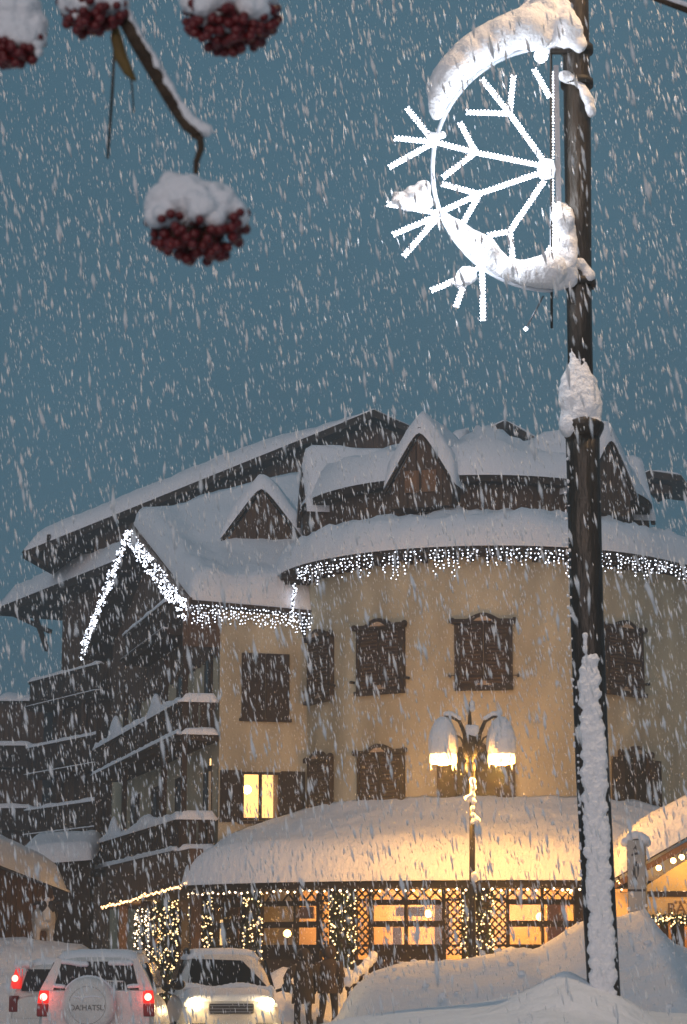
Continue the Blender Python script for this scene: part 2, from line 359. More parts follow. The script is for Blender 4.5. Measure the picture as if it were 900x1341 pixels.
# flat wing left of the round corner
u15 = Vector((math.cos(R(15)), math.sin(R(15)), 0)); n15 = Vector((math.sin(R(15)), -math.cos(R(15)), 0)); ul = Vector((-math.sin(R(15)), math.cos(R(15)), 0)); nl = -u15
K = Vector((-2.94, 53.65, 0)); WL = 2.3
def W(px, py, off=0): return onpl(px, py, K, u15) + n15 * off
def sweep(px): return (W(px, 900) - K).dot(u15)
ZW = zat(792, 53.5)
xs = [0, sweep(316), sweep(318), sweep(366), sweep(378), WL]; z1a, z1b = zat(1072, 53.8), zat(1012, 53.8); z2a, z2b = zat(940, 53.8), zat(855, 53.8)
mb = MB()
def wq(x0, x1, za, zb_): mb.box(K + u15 * ((x0 + x1) / 2) - n15 * .1 + Vector((0, 0, (za + zb_) / 2)), (x1 - x0, .2, zb_ - za), (u15, n15, Vector((0, 0, 1))))
wq(0, xs[2], 0, ZW + .3); wq(xs[3], WL, 0, ZW + .3); wq(xs[2], xs[3], 0, z1a); wq(xs[2], xs[3], z1b, ZW + .3)
mb.build('wall', 'plaster', hotel)
UP = Vector((0, 0, 1))
# lit window, an emissive panel behind it standing for the lit room
wn = MB().box(K + u15 * ((xs[2] + xs[3]) / 2) + n15 * .02 + UP * (z1a - .08), (xs[3] - xs[2] + .2, .16, .06), (u15, n15, UP)).build('window', 'wood_dark', hotel)
for x in (xs[2], xs[3]): MB().box(K + u15 * x + n15 * .01 + UP * ((z1a + z1b) / 2), (.06, .10, z1b - z1a - .062), (u15, n15, UP)).build('jamb', 'wood_dark', wn)
for z in (z1a, z1b): MB().box(K + u15 * ((xs[2] + xs[3]) / 2) + n15 * .012 + UP * z, (xs[3] - xs[2] + .12, .104, .06), (u15, n15, UP)).build('rail', 'wood_dark', wn)
xm = (xs[2] + xs[3]) / 2
MB().box(K + u15 * xm - n15 * .06 + UP * ((z1a + z1b) / 2), (.075, .06, z1b - z1a - .06), (u15, n15, UP)).build('mullion', 'wood_dark', wn)
for x in ((xs[2] + xm) / 2, (xs[3] + xm) / 2):
    MB().box(K + u15 * x - n15 * .06 + UP * ((z1a + z1b) / 2), ((xm - xs[2]) - .09, .008, z1b - z1a - .07), (u15, n15, UP)).build('pane', 'glass', wn)
MB().box(K + u15 * xm - n15 * .9 + UP * ((z1a + z1b) / 2), (xs[3] - xs[2] + 1.2, .02, z1b - z1a + .8), (u15, n15, UP)).build('glow_panel', 'room_lit', hotel)
for s_, k in ((-1, 0), (1, 1)):
    x = xm + s_ * (xs[3] - xs[2]) * (.46 if k < 2 else .12); q = []
    for i in range(13): q.append([K + u15 * (x + lerp(-.06, .06, i / 12)) - n15 * (.22 + .02 * math.sin(i * 1.6)) + UP * z for z in (z1a - .05, z1b)])
    MB().grid(q).build('curtain', 'curtain', hotel, smooth=True)
MB().ball(K + u15 * (xm - .22) - n15 * .5 + UP * (z1b - .35), .11).build('ceiling_lamp', 'lamp_glow', hotel, smooth=True)
def shutter(px0, px1, za, zb_, name='shutter', off=.03):
    x0, x1 = sweep(px0), sweep(px1); o_ = MB().box(K + u15 * ((x0 + x1) / 2) + n15 * off + UP * ((za + zb_) / 2), (x1 - x0, .05, zb_ - za), (u15, n15, UP)).build(name, 'shutter', hotel)
    for zz in (za + .2 * (zb_ - za), za + .8 * (zb_ - za)):
        MB().box(K + u15 * ((x0 + x1) / 2) + n15 * (off + .035) + UP * zz, (x1 - x0 - .04, .025, .09), (u15, n15, UP)).build('batten', 'shutter', o_)
    return o_
shutter(289, 315.5, z1a - .08, z1b + .06); shutter(368.5, 399, z1a - .08, z1b + .06)
shutter(316, 346.5, z2a, z2b); shutter(347.5, 378, z2a, z2b)
MB().box(K + u15 * ((sweep(316) + sweep(378)) / 2) + n15 * .04 + UP * (z2a - .04), (sweep(378) - sweep(316) + .1, .12, .07), (u15, n15, UP)).build('sill', 'wood_dark', hotel)
# round corner windows, all shuttered: local frame u, n
def twin(a, wd, z0, z1, opened=None):
    c = arc(C, RT, a, 0); n = Vector((math.sin(a), -math.cos(a), 0)); u = Vector((math.cos(a), math.sin(a), 0)); c = c + n * .02; ax = (u, n, UP)
    f = MB().box(c + UP * ((z0 + z1) / 2) - n * .07, (wd + .02, .08, z1 - z0), ax).build('window', 'wood_dark', hotel)
    for s_ in (-1, 1): MB().box(c + u * (s_ * (wd / 2 + .045)) + UP * ((z0 + z1) / 2), (.07, .12, z1 - z0), ax).build('jamb', 'wood_dark', f)
    if opened:
        for s_ in (-1, 1):
            MB().box(c + u * (s_ * wd * .78) + n * .06 + UP * ((z0 + z1) / 2), (wd * .46, .05, z1 - z0 - .1), ax).build('shutter', 'shutter', f)
        MB().box(c - n * .01 + UP * ((z0 + z1) / 2), (wd - .02, .02, z1 - z0), ax).build('pane', 'car_glass', f)
        MB().box(c + n * .01 + UP * ((z0 + z1) / 2), (.06, .05, z1 - z0), ax).build('mullion', 'wood_dark', f)
    else:
        for s_ in (-1, 1):
            sh = MB().box(c + u * (s_ * wd / 4) + n * .02 + UP * ((z0 + z1) / 2), (wd / 2 - .012, .06, z1 - z0), ax).build('shutter', 'shutter', f)
            lv = MB()
            for q_ in range(15): lv.box(c + u * (s_ * wd / 4) + n * .055 + UP * (z0 + (z1 - z0) * (.07 + .86 * q_ / 14)), (wd / 2 - .13, .03, .045), (u, n * .8 + UP * .6, UP * .8 - n * .6))
            lv.build('louvres', 'wood', sh)['kind'] = 'stuff'
    # lintel with a small segmental pediment and end knobs, sill with a carved lunette
    l = MB(); pts = [(-wd / 2 - .13, .0), (-wd / 2 - .13, .10), (-wd * .33, .10)]
    for i in range(9): t_ = i / 8; pts.append((lerp(-wd * .30, wd * .30, t_), .11 + .13 * math.sin(math.pi * t_)))
    pts += [(wd * .33, .10), (wd / 2 + .13, .10), (wd / 2 + .13, .0)]
    l.prism([c + u * x + UP * (z1 + z) - n * .03 for x, z in pts], n * .17); l.build('lintel', 'shutter', f)
    pts = [(lerp(-wd * .19, wd * .19, i / 8), .055 + .10 * math.sin(math.pi * i / 8)) for i in range(9)]
    MB().prism([c + u * x + UP * (z1 + z) + n * .141 for x, z in pts], n * .015).build('pediment_panel', 'stone_trim', f)
    for s_ in (-1, 1): MB().ball(c + u * (s_ * (wd / 2 + .13)) + UP * (z1 + .07) + n * .06, .075, 8, 6).build('knob', 'shutter', f, smooth=True)
    MB().box(c + n * .06 + UP * (z0 - .04), (wd + .16, .18, .09), ax).build('sill', 'shutter', f)
    pts = [(lerp(-wd * .17, wd * .17, i / 8), .03 + .10 * math.sin(math.pi * i / 8)) for i in range(9)]
    MB().prism([c + u * x + UP * (z0 + z) + n * .052 for x, z in pts], n * .012).build('sill_ornament', 'stone_trim', f)
    MB().tube([c - u * (wd / 2 + .20) + n * .09 + UP * (z0 + .24), c + u * (wd / 2 + .20) + n * .09 + UP * (z0 + .24)], .012, 6).build('flower_rail', 'metal_dark', f)
    for s_ in (-1, 1): MB().tube([c + u * (s_ * (wd / 2 + .19)) + UP * (z0 + .24) - n * .03, c + u * (s_ * (wd / 2 + .19)) + UP * (z0 + .24) + n * .11], .035, 6).build('bracket', 'metal_dark', f)
zt1, zt0 = zat(817, 50.6), zat(899, 50.6); zs1, zs0 = zat(984, 50.6), zat(1070, 50.6)
for a in (-65, -36, -4, 42): twin(R(a), 1.14, zt0, zt1)
for a in (-65, -36): twin(R(a), 1.10, zs0, zs1)
twin(R(-6.5), .86, zs0, zs1, True); twin(R(46), .9, zs0, zs1, True)
# down pipe in the inner corner
jn = arc(C, RT + .03, R(-82), 0) + n15 * .10 + Vector((-.03, -.02, 0))
MB().tube([jn + UP * (ZW - .15) - u15 * .10 + n15 * .3, jn + UP * (ZW - .45) - u15 * .06 + n15 * .1, jn + UP * (ZW - .8), jn + UP * zat(950, 54), jn + UP * 4.0], .055, 8).build('down_pipe', 'metal_dark', hotel, smooth=True)

# wing eave, main roof slope and the icicle-lit gable on the left facade
GA = P(248, 787, 52.9); GA2 = Vector((GA.x, GA.y))
def G(px, py): return onpl(px, py, GA2, ul)
gN, gA, gF = G(249, 790), G(172, 692), G(103, 866)
E1 = P(432, 806, 54.0)
mb = MB().beam(gN, E1, .12, .16); mb.build('eave_board', 'wood_dark', hotel)
mb = MB().add([gN + UP * .02, E1 + UP * .02, E1 + Vector((.1, 1.2, .05)), K + UP * (gN.z + .05) + ul * 1.0], [[0, 1, 2, 3]]); mb.build('soffit', 'wood_dark', hotel)
topl = [gA, P(225, 688, 61.6), P(345, 652, 62.3), P(432, 640, 63)]
def topat(t):
    k = min(2, int(t * 3)); return topl[k].lerp(topl[k + 1], t * 3 - k)
rows = []
for i in range(41):
    t = i / 40; b = gN.lerp(E1, t); q = topat(t)
    rows.append([b.lerp(q, j / 30) + UP * (.10 - .25 * math.sin(math.pi * j / 30) * min(1, t * 3)) for j in range(31)])
MB().grid([[p - UP * .06 for p in r] for r in rows]).build('roof', 'wood_dark', hotel)
snow_sheet('roof_snow', rows, .66, hotel, (.6, 0, .5, .6), namp=.10, nsc=.7, m='snow_roof')
rows = [[(gA + UP * .10).lerp(gF + UP * .10, j / 24) + u15 * (5 * i / 10) for j in range(25)] for i in range(11)]
MB().grid([[p - UP * .06 for p in r] for r in rows]).build('roof', 'wood_dark', hotel)
snow_sheet('roof_snow', rows, .52, hotel, (.45, 0, .25, .5), namp=.08, nsc=.8, m='snow_roof')
for a, b in ((gN, gA), (gF, gA)): MB().beam(a, b + UP * .02, .07, .26).build('verge_board', 'wood', hotel)
# gable wall set back under the overhang, boarded with single planks down to the plaster
gw0 = K + nl * .02
def gz(t):                                                   # underside of the roof above the left facade at distance t
    tn = (gN - gw0).dot(ul); tf = (gF - gw0).dot(ul); ta = (gA - gw0).dot(ul)
    return interp(t, [tn, ta, tf], [gN.z, gA.z, gF.z]) - .12
tF = (gF - gw0).dot(ul); LW = 15.5
wl = MB(); wl.add([K, K + ul * LW, K + ul * LW + UP * 9.3, K + UP * 9.3], [[0, 1, 2, 3]]); wl.build('wall', 'plaster', hotel)
gwall = MB(); N = 40
gwall.grid([[gw0 + ul * (LW * i / N) + UP * z for z in (8.95, max(9.0, gz(LW * i / N)))] for i in range(N + 1)]); gwall = gwall.build('gable_wall', 'wood_dark', hotel)
for i in range(44):
    t0 = .05 + i * LW / 44; t1 = t0 + LW / 44 - .04; low = 8.75 + .12 * (i % 2)
    MB().prism([gw0 + ul * t0 + nl * .006 + UP * low, gw0 + ul * t1 + nl * .006 + UP * low, gw0 + ul * t1 + nl * .006 + UP * gz(t1), gw0 + ul * t0 + nl * .006 + UP * gz(t0)], nl * .04).build('plank', 'wood', gwall)
# corner soffit: front edge of boards under the near eave
MB().box(K + nl * .45 + n15 * -.05 + UP * 9.55, (.9, .12, 1.2), (u15, n15, UP)).build('corner_panel', 'wood', hotel)
bal_me = boxmesh('baluster', 'wood_dark')
def balcony(A, d, n, length, depth, zf, zr, step=.34, ends=True, snow=.16, lumps=(), dense=.6):
    """floor, parapet of single balusters, top rail, snow. A = outer near corner on plan, d along, n outward"""
    A = Vector((A[0], A[1], 0)); ax = (d, n, UP); inn = -n
    b = MB().box(A + d * length / 2 + inn * depth / 2 + UP * (zf - .08), (length, depth, .16), ax).build('balcony', 'wood_dark', hotel)
    MB().box(A + d * length / 2 + inn * .05 + UP * (zr - .05), (length, .11, .10), ax).build('top_rail', 'wood_dark', b)
    MB().box(A + d * length / 2 + inn * .05 + UP * (zf + .12), (length, .07, .08), ax).build('bottom_rail', 'wood_dark', b)
    nb = int(length / step); M0 = Matrix((d, n, UP)).transposed().to_4x4()
    for i in range(nb):
        c = A + d * (length * (i + .5) / nb) + inn * .05 + UP * ((zf + zr) / 2 + .02)
        inst(bal_me, b, Matrix.Translation(c - ORG[b.name]) @ M0 @ Matrix.Diagonal((step * dense, .04, zr - zf - .20, 1)), 'baluster')
    if ends:
        MB().box(A + d * .05 + inn * depth / 2 + UP * (zr - .05), (.10, depth - .12, .096), ax).build('end_rail', 'wood_dark', b)
        for i in range(4):
            c = A + d * .05 + inn * (depth * (i + .7) / 4.4) + UP * ((zf + zr) / 2 + .02)
            inst(bal_me, b, Matrix.Translation(c - ORG[b.name]) @ M0 @ Matrix.Diagonal((.04, depth / 6, zr - zf - .2, 1)), 'baluster')
        rows = [[A + d * lerp(-.05, .25, i / 6) + inn * (depth * j / 8) + UP * (zr + .0) for j in range(9)] for i in range(7)]
        snow_sheet('rail_snow', rows, snow * 1.1, b, (.1, .1, .1, .1), namp=.02, nsc=3)
        rows = [[A + d * lerp(-.14, .12, i / 6) + inn * (depth * j / 8) + UP * (zf + .0) for j in range(9)] for i in range(7)]
        snow_sheet('edge_snow', rows, .14, b, (.2, .05, .3, .1), namp=.02, nsc=3)
    k = int(length / .2)
    rows = [[A + d * (length * i / k) + inn * lerp(-.06, .16, j / 5) + UP * zr for j in range(6)] for i in range(k + 1)]
    def th(i, j):
        x = length * i / k; h = snow * (.75 + .5 * fbm((x, zr, 0), 1.1))
        for c_, h_, w_ in lumps: h += h_ * math.exp(-((x - c_) / w_) ** 2)
        return max(.03, h)
    snow_sheet('rail_snow', rows, th, b, (.2, .2, .09, .09), namp=.02, nsc=3)
    rows = [[A + d * (length * i / k) + inn * lerp(-.10, .03, j / 3) + UP * (zf + .001) for j in range(4)] for i in range(k + 1)]
    MB().box(A + d * length / 2 - inn * .06 + UP * (zf - .03), (length, .12, .05), ax).build('floor_edge', 'wood_dark', b)
    snow_sheet('edge_snow', rows, .10 if ends else .02, b, (.1, .1, .05, 0), namp=.03 if ends else .01, nsc=2)
    return b
A0 = K + nl * .92
zu, zuf, zl, zlf = zat(917, 53.4), zat(960, 53.4), zat(1071, 53.4), zat(1113, 53.4)
balcony(A0, ul, nl, 13.2, .9, zuf, zu, lumps=((3.6, .42, .55), (9.8, .5, .7)))
balcony(A0 + nl * .03, ul, nl, 13.2, .93, zlf, zl, lumps=((4.6, .25, 1.2), (9.6, .45, .6)))
ga0 = G(214, 800); t_ = (ga0 - gw0).dot(ul)
balcony(gw0 + ul * t_ + nl * .75, ul, nl, 6.4, .75, zat(822, ga0.y), zat(786, ga0.y), ends=False, snow=.10)
# posts between the balconies
for t in (.08, 2.6, 8.4, 13.1):
    MB().box(A0 + ul * t - nl * .10 + UP * ((zlf + 8.9) / 2 - .2), (.13, .13, 8.9 - zlf + .5), (ul, nl, UP)).build('post', 'wood_dark', hotel)
# door openings and shutters on the left facade
for z0, z1 in ((zuf + .05, zuf + 2.05), (zlf + .05, zlf + 2.05)):
    for t, w_ in ((1.2, .8), (4.6, 1.2), (8.0, 1.2), (11.3, 1.2)):
        c = K + ul * t + nl * .02 + UP * ((z0 + z1) / 2)
        f = MB().box(c, (w_, .06, z1 - z0), (ul, nl, UP)).build('balcony_door', 'shutter', hotel)
        MB().box(c + nl * .035 + UP * .3, (w_ * .38, .02, (z1 - z0) * .55), (ul, nl, UP)).build('pane', 'car_glass', f)
MB().box(K + ul * .75 + nl * .06 + UP * (zlf + 1.15), (.10, .05, 1.5), (ul, nl, UP)).build('door_curtain', 'curtain', hotel)
# dormer in the main slope
q = P(343, 706, 57.4); dormer(q, R(-8), 1.84, 1.26, 3.2, .42, drop=.3)
# rear roofs: two broad boarded gables behind
def rear_gable(pl, apex, pr, D, depth, wall_l, wall_r, zbot, th, snow_r=False):
    a, l, r = P(*apex, D), P(*pl, D), P(*pr, D); bk = Vector((1.2, depth, 0)); f = []
    gz_ = lambda x: interp(x, [l.x, a.x, r.x], [l.z, a.z, r.z]) - .25
    xl, xr = P(wall_l, 800, D).x, P(wall_r, 800, D).x; yb = D + .9
    rf = MB().prism([l, a, r, r - UP * .24, a - UP * .26, l - UP * .24], bk).build('roof', 'wood_dark', hotel)
    pts = [Vector((xl, yb, gz_(xl))), Vector((a.x, yb, gz_(a.x))), Vector((xr, yb, gz_(xr))), Vector((xr, yb, zbot)), Vector((xl, yb, zbot))]
    wl = MB().prism(pts, Vector((0, .3, 0))).build('gable_wall', 'wood_dark', hotel)
    nb = int((xr - xl) / .36)
    for i in range(nb):
        x0 = xl + (xr - xl) * i / nb + .015; x1 = x0 + (xr - xl) / nb - .03
        MB().prism([Vector((x0, yb - .005, zbot)), Vector((x1, yb - .005, zbot)), Vector((x1, yb - .005, gz_(x1) - .02)), Vector((x0, yb - .005, gz_(x0) - .02))], Vector((0, -.04, 0))).build('plank', 'wood', wl)
    rows = [[l.lerp(a, i / 50) + bk * (j / 8) + Vector((0, -.06, .0)) for j in range(9)] for i in range(51)]
    snow_sheet('roof_snow', rows, lambda i, j: th * (1 - .75 * max(0, (i / 50 - .62) / .38)), hotel, (.5, .3, .35, 0), namp=.08, nsc=.8, m='snow_roof')
    rows = [[a.lerp(r, i / 30) + bk * (j / 8) for j in range(9)] for i in range(31)]
    snow_sheet('roof_snow', rows, .16, hotel, (.3, .3, .2, 0), namp=.05, nsc=.8, m='snow_roof')
    return l, a, r
rl, ra, rr = rear_gable((30, 722), (490, 536), (565, 570), 76, 7, 118, 548, zat(805, 76), .78)
rear_gable((600, 578), (662, 550), (760, 606), 78, 6, 606, 748, zat(660, 78), .1)
rear_gable((838, 622), (850, 616), (892, 622), 82, 4, 846, 890, zat(640, 82), .1)
MB().beam(P(30, 722, 76), P(62, 742, 76), .12, .12).build('roof_bracket', 'wood_dark', hotel)
MB().beam(P(62, 742, 76), P(64, 700, 76), .12, .12).build('roof_bracket', 'wood_dark', hotel)
# lower rear gable with its balconies
B0 = P(175, 800, 73.0); B1 = P(40, 800, 80.5); bu = (B1 - B0); bu.z = 0; bu.normalize(); bn = Vector((-bu.y, bu.x, 0))
if bn.y > 0: bn = -bn
def Bp(px, py): return onpl(px, py, B0, bu)
l, a = Bp(-4, 796), Bp(215, 708)
mb = MB().prism([l, a, a - UP * .28, l - UP * .28], -bn * 5).build('roof', 'wood_dark', hotel)
rows = [[l.lerp(a, i / 40) - bn * (5 * j / 10) + bn * .06 for j in range(11)] for i in range(41)]
snow_sheet('roof_snow', rows, .8, hotel, (.6, 0, .35, 0), namp=.08, nsc=.8, m='snow_roof')
bz = lambda p: lerp(l.z, a.z, (p - l).dot(-bu) / (a - l).dot(-bu)) - .3
c0, c1 = Bp(56, 800) - bn * .8, Bp(215, 800) - bn * .8
wl = MB().prism([Vector((*c0.xy, bz(c0))), Vector((*c1.xy, bz(c1))), Vector((*c1.xy, 1.0)), Vector((*c0.xy, 1.0))], -bn * .3).build('rear_wall', 'wood_dark', hotel)
nb = 36
for i in range(nb):
    p0 = c0.lerp(c1, (i + .05) / nb) + bn * .004; p1 = c0.lerp(c1, (i + .95) / nb) + bn * .004
    MB().prism([Vector((*p0.xy, 1.2)), Vector((*p1.xy, 1.2)), Vector((*p1.xy, bz(p1) - .02)), Vector((*p0.xy, bz(p0) - .02))], bn * .04).build('plank', 'wood', wl)
for a_, b_ in (((28, 793), (48, 850)), ((2, 802), (52, 826))): MB().beam(Bp(*a_) - bn * .4, Bp(*b_) - bn * .4, .14, .14).build('roof_bracket', 'wood_dark', hotel)
bb = Bp(130, 900)
for y0, y1 in ((868, 903), (960, 998), (1047, 1082)):
    balcony((bb.x, bb.y), bu, bn, 6.1, 1.0, zat(y1, bb.y), zat(y0, bb.y), ends=False, snow=.10, step=.42, dense=.8)
for y0, y1 in ((905, 958), (1000, 1045)):
    for k in range(3):
        c = bb + bu * (1.0 + 2.0 * k) - bn * .72; za, zb_ = zat(y1, bb.y), zat(y0, bb.y)
        MB().box(Vector((c.x, c.y, (za + zb_) / 2)), (.9, .08, zb_ - za), (bu, bn, UP)).build('balcony_door', 'shutter', hotel)
        MB().box(Vector((c.x, c.y, (za + zb_) / 2)) + bu * .75 + bn * .5, (.12, .12, zb_ - za + .1), (bu, bn, UP)).build('post', 'wood', hotel)

# ------------------------------------------------------------------ glazed restaurant veranda round the foot of the corner
ver = thing('restaurant_veranda', 'curved glazed restaurant veranda with lattice windows under a thick snow roof', 'veranda', (C.x, C.y, 0))
RV, RE = 7.9, 8.5
def apx(px, r):
    lo, hi = R(-62), R(60)
    for _ in range(40):
        m_ = (lo + hi) / 2; p = arc(C, r, m_, 0)
        if 450 + p.x / p.y * F < px: lo = m_
        else: hi = m_
    return (lo + hi) / 2
ZVE = zat(1152, 46.5); AV0, AV1 = apx(250, RE), R(40)
zv = lambda py: zat(py, 47.1)
def cbox(px0, px1, z0, z1, r0, r1, name, m, parent=ver, nseg=None, byang=False):
    a0, a1 = (px0, px1) if byang else (apx(px0, RV), apx(px1, RV)); n = nseg or max(1, int(abs(a1 - a0) / R(2.5)))
    rows = []
    for i in range(n + 1):
        a = lerp(a0, a1, i / n); q = [arc(C, r1, a, z0), arc(C, r1, a, z1), arc(C, r0, a, z1), arc(C, r0, a, z0)]; rows.append(q + [q[0]])
    mb = MB().grid(rows); mb.add(rows[0][:4], [[0, 1, 2, 3]]); mb.add(rows[-1][:4], [[0, 1, 2, 3]]); return mb.build(name, m, parent)
cbox(AV0, AV1, ZVE - .14, ZVE + .02, RV - .1, RE, 'eave_board', 'lath', byang=True)
cbox(AV0, AV1, zv(1158), ZVE - .14, RV - .1, RV + .06, 'top_beam', 'lath', byang=True)
cbox(AV0, AV1, .0, zv(1256), RV - .12, RV + .03, 'plinth', 'wood_dark', byang=True)
cbox(AV0, AV1, zv(1256) - .1, zv(1256) - .02, 5.0, RV - .1, 'floor_deck', 'interior_dark', byang=True)
cbox(AV0, AV1, zv(1256), ZVE, 5.5, 5.6, 'back_wall', 'interior', byang=True)
cbox(AV0, AV1, ZVE - .05, ZVE, 5.0, RV - .1, 'ceiling', 'interior', byang=True)
# deep snow on the veranda roof: outer eave curve lofted to the wall line
inner = [(-3.5, 53.3, 3.35), (-2.9, 53.5, 3.72), (-1.9, 53.8, 4.15), (-.95, 54.0, 4.42)] + [tuple(arc(C, RT + .0, R(a), 4.52)) for a in range(-76, 49, 4)]
inner = [Vector(p) for p in inner]; L = [0]
for a, b in zip(inner, inner[1:]): L.append(L[-1] + (b - a).length)
rows = []
for i in range(101):
    t = i / 100; a = lerp(AV0 - R(1.5), AV1, t); o_ = arc(C, RE + .06, a, ZVE + .03)
    s_ = t * L[-1]; k = min(len(L) - 2, max(0, int(np.searchsorted(L, s_)) - 1)); p = inner[k].lerp(inner[k + 1], (s_ - L[k]) / (L[k + 1] - L[k]))
    rows.append([o_.lerp(p, j / 24) for j in range(25)])
MB().grid([[p - UP * .04 for p in r] for r in rows]).build('roof', 'wood_dark', ver)
snow_sheet('roof_snow', rows, .70, ver, (1.2, 0, 1.0, 0), namp=.06, nsc=1.3, m='snow_ripple')
def lattice(px0, px1, py0, py1, nd, parent=ver):
    """one diagonal lattice panel (thin crossed laths in a frame)"""
    a0, a1 = apx(px0, RV), apx(px1, RV); z0, z1 = zv(py1), zv(py0); mb = MB(); W_ = (a1 - a0) * RV; Hh = z1 - z0; st = W_ / nd; lw = .035
    def pt(x, z, r): return arc(C, r, a0 + x / RV, z0 + z)
    for sgn in (1, -1):
        k = -Hh
        while k < W_ + Hh:
            xa, xb = (k, k + Hh) if sgn > 0 else (k + Hh, k); za, zb_ = 0.0, Hh
            x0_, x1_ = xa, xb
            if sgn > 0:
                if x0_ < 0: za = -x0_; x0_ = 0
                if x1_ > W_: zb_ = Hh - (x1_ - W_); x1_ = W_
            else:
                if x0_ > W_: za = x0_ - W_; x0_ = W_
                if x1_ < 0: zb_ = Hh + x1_; x1_ = 0
            if zb_ - za > .02: mb.beam(pt(x0_, za, RV + .03 + .012 * sgn), pt(x1_, zb_, RV + .03 + .012 * sgn), .02, lw)
            k += st
    o_ = mb.build('lattice', 'lath', parent); o_['kind'] = 'stuff'; return o_
def pane(px0, px1, py0, py1):
    cbox(px0, px1, zv(py1), zv(py0), RV - .06, RV - .05, 'pane', 'glass')
def bar(px0, px1, py0, py1, dr=0): cbox(px0, px1, zv(py1), zv(py0), RV - .08, RV + .05 + dr, 'frame_bar', 'lath')
def bay(p0, pm, p1, nd):
    """window bay: lattice band on top, two rows of two panes"""
    bar(p0, p0 + 4, 1158, 1256, .006); bar(p1 - 4, p1, 1158, 1256, .006)
    bar(p0 + 4, p1 - 4, 1177, 1184); bar(p0 + 4, p1 - 4, 1205, 1213); bar(p0 + 4, p1 - 4, 1236, 1240)
    bar(pm - 1.5, pm + 1.5, 1158, 1177); bar(pm - 1.5, pm + 1.5, 1184, 1205); bar(pm - 1.5, pm + 1.5, 1213, 1236)
    lattice(p0 + 4, pm - 1.5, 1159, 1177, nd); lattice(pm + 1.5, p1 - 4, 1159, 1177, nd)
    for a, b in ((p0 + 4, pm - 1.5), (pm + 1.5, p1 - 4)):
        for y0, y1 in ((1158, 1177), (1184, 1205), (1213, 1236)): pane(a, b, y0, y1)
    cbox(p0, p1, zv(1256), zv(1240), RV - .08, RV + .02, 'panel', 'lath')
bay(340, 388, 420, 2); bay(484, 531, 582, 3); bay(660, 707, 752, 3); bay(262, 285, 322, 2)
for a, b in ((466, 484), (582, 602), (640, 660), (420, 430)):
    lattice(a, b, 1159, 1250, 2 if b - a > 12 else 1); pane(a, b, 1160, 1250); bar(a, b, 1176, 1179); bar(a, b, 1236, 1239)
for a, b in ((322, 340), (430, 466), (602, 640), (752, 800), (250, 262)): cbox(a, b, zv(1256), zv(1158), RV - .14, RV - .02, 'pier', 'wood_dark')
# blinds and other flat panels behind the glass
for px0, px1, py0, py1, m_ in ((505, 546, 1186, 1198, 'wood_warm'), (500, 512, 1213, 1236, 'interior_dark'), (560, 581, 1180, 1240, 'interior_dark'), (365, 386, 1184, 1200, 'interior_dark'), (722, 748, 1180, 1240, 'wood_warm'), (664, 668, 1184, 1240, 'wood_warm')):
    cbox(px0, px1, zv(py1), zv(py0), RV - .75, RV - .70, 'inner_panel', m_)
for k, px in enumerate((300, 375, 440, 505, 552, 600, 645, 704, 760, 830)):
    a = apx(px, 6.7); p = arc(C, 6.7, a, zv(1168 if k % 2 else 1160))
    point('interior_fill', p - UP * .35, 55, (1.0, .56, .20), ver, .08)  # unseen point lights without fixtures, added to light the veranda interior
for px, py, r in ((704, 1200, 7.2), (377, 1222, 7.2), (741, 1167, 7.4), (560, 1196, 6.2)):
    a = apx(px, r); p = arc(C, r, a, zat(py, C.y - r * math.cos(a)))
    o_ = MB().ball(p, .085 if px != 741 else .06, 8, 6).build('wall_lamp', 'bulb_amber', ver, smooth=True)
    MB().tube([p - UP * .3, p - UP * .08], .02, 6).build('wall_lamp_stem', 'metal_dark', ver)

# ground floor of the left facade, seen past the cars
gs = arc(C, RE, AV0, 0); gd = ul
entr = thing('entrance_arcade', 'dark timber entrance arcade with warm lit doorway left of the veranda', 'arcade', (gs.x, gs.y, 0))
EL = 11.4
def gp(px, py, off=0): return onpl(px, py, gs, gd) + nl * off
zE0 = ZVE - .02; zE1 = gp(140, 1190).z
MB().prism([gs + UP * zE0, gs + gd * EL + UP * zE1, gs + gd * EL + UP * (zE1 + .2), gs + UP * (zE0 + .2)], -nl * 1.2).build('canopy', 'wood_dark', entr)
MB().prism([gs - nl * 1.1, gs - nl * 1.1 + gd * EL, gs - nl * 1.1 + gd * EL + UP * (zE1), gs - nl * 1.1 + UP * zE0], -nl * .2).build('back_wall', 'wood', entr)
MB().prism([gs + UP * (zE0 + .2), gs + gd * EL + UP * (zE1 + .2), gs + gd * EL + UP * 4.05, gs + UP * 4.05], -nl * .3).build('boarding', 'wood', entr)
for px in (152, 182, 246): 
    q = gp(px, 1250); MB().box(Vector((q.x, q.y, 1.6)) - nl * .15, (.22, .22, 3.2 - .25), (gd, nl, UP)).build('post', 'wood', entr)
q = gp(166, 1250); cc = Vector((q.x, q.y, 0)) - nl * .9
dr = MB().box(cc + UP * 1.7, (2.0, .06, 2.2), (gd, nl, UP)).build('door', 'wood_warm', entr)
MB().box(cc + nl * .05 + UP * 2.1, (.9, .03, .9), (gd, nl, UP)).build('pane', 'room_lit', dr)
point('porch_light', cc + nl * .7 + UP * 2.35, 60, (1, .55, .2), entr, .08)
for px, w_ in ((228, .9), (205, 1.2)):
    q = gp(px, 1225); cc = Vector((q.x, q.y, zat(1222, q.y))) - nl * 1.05
    wn_ = MB().box(cc, (w_, .05, .8), (gd, nl, UP)).build('window', 'wood_dark', entr); MB().box(cc + nl * .03, (w_ - .2, .02, .6), (gd, nl, UP)).build('pane', 'room_lit', wn_)

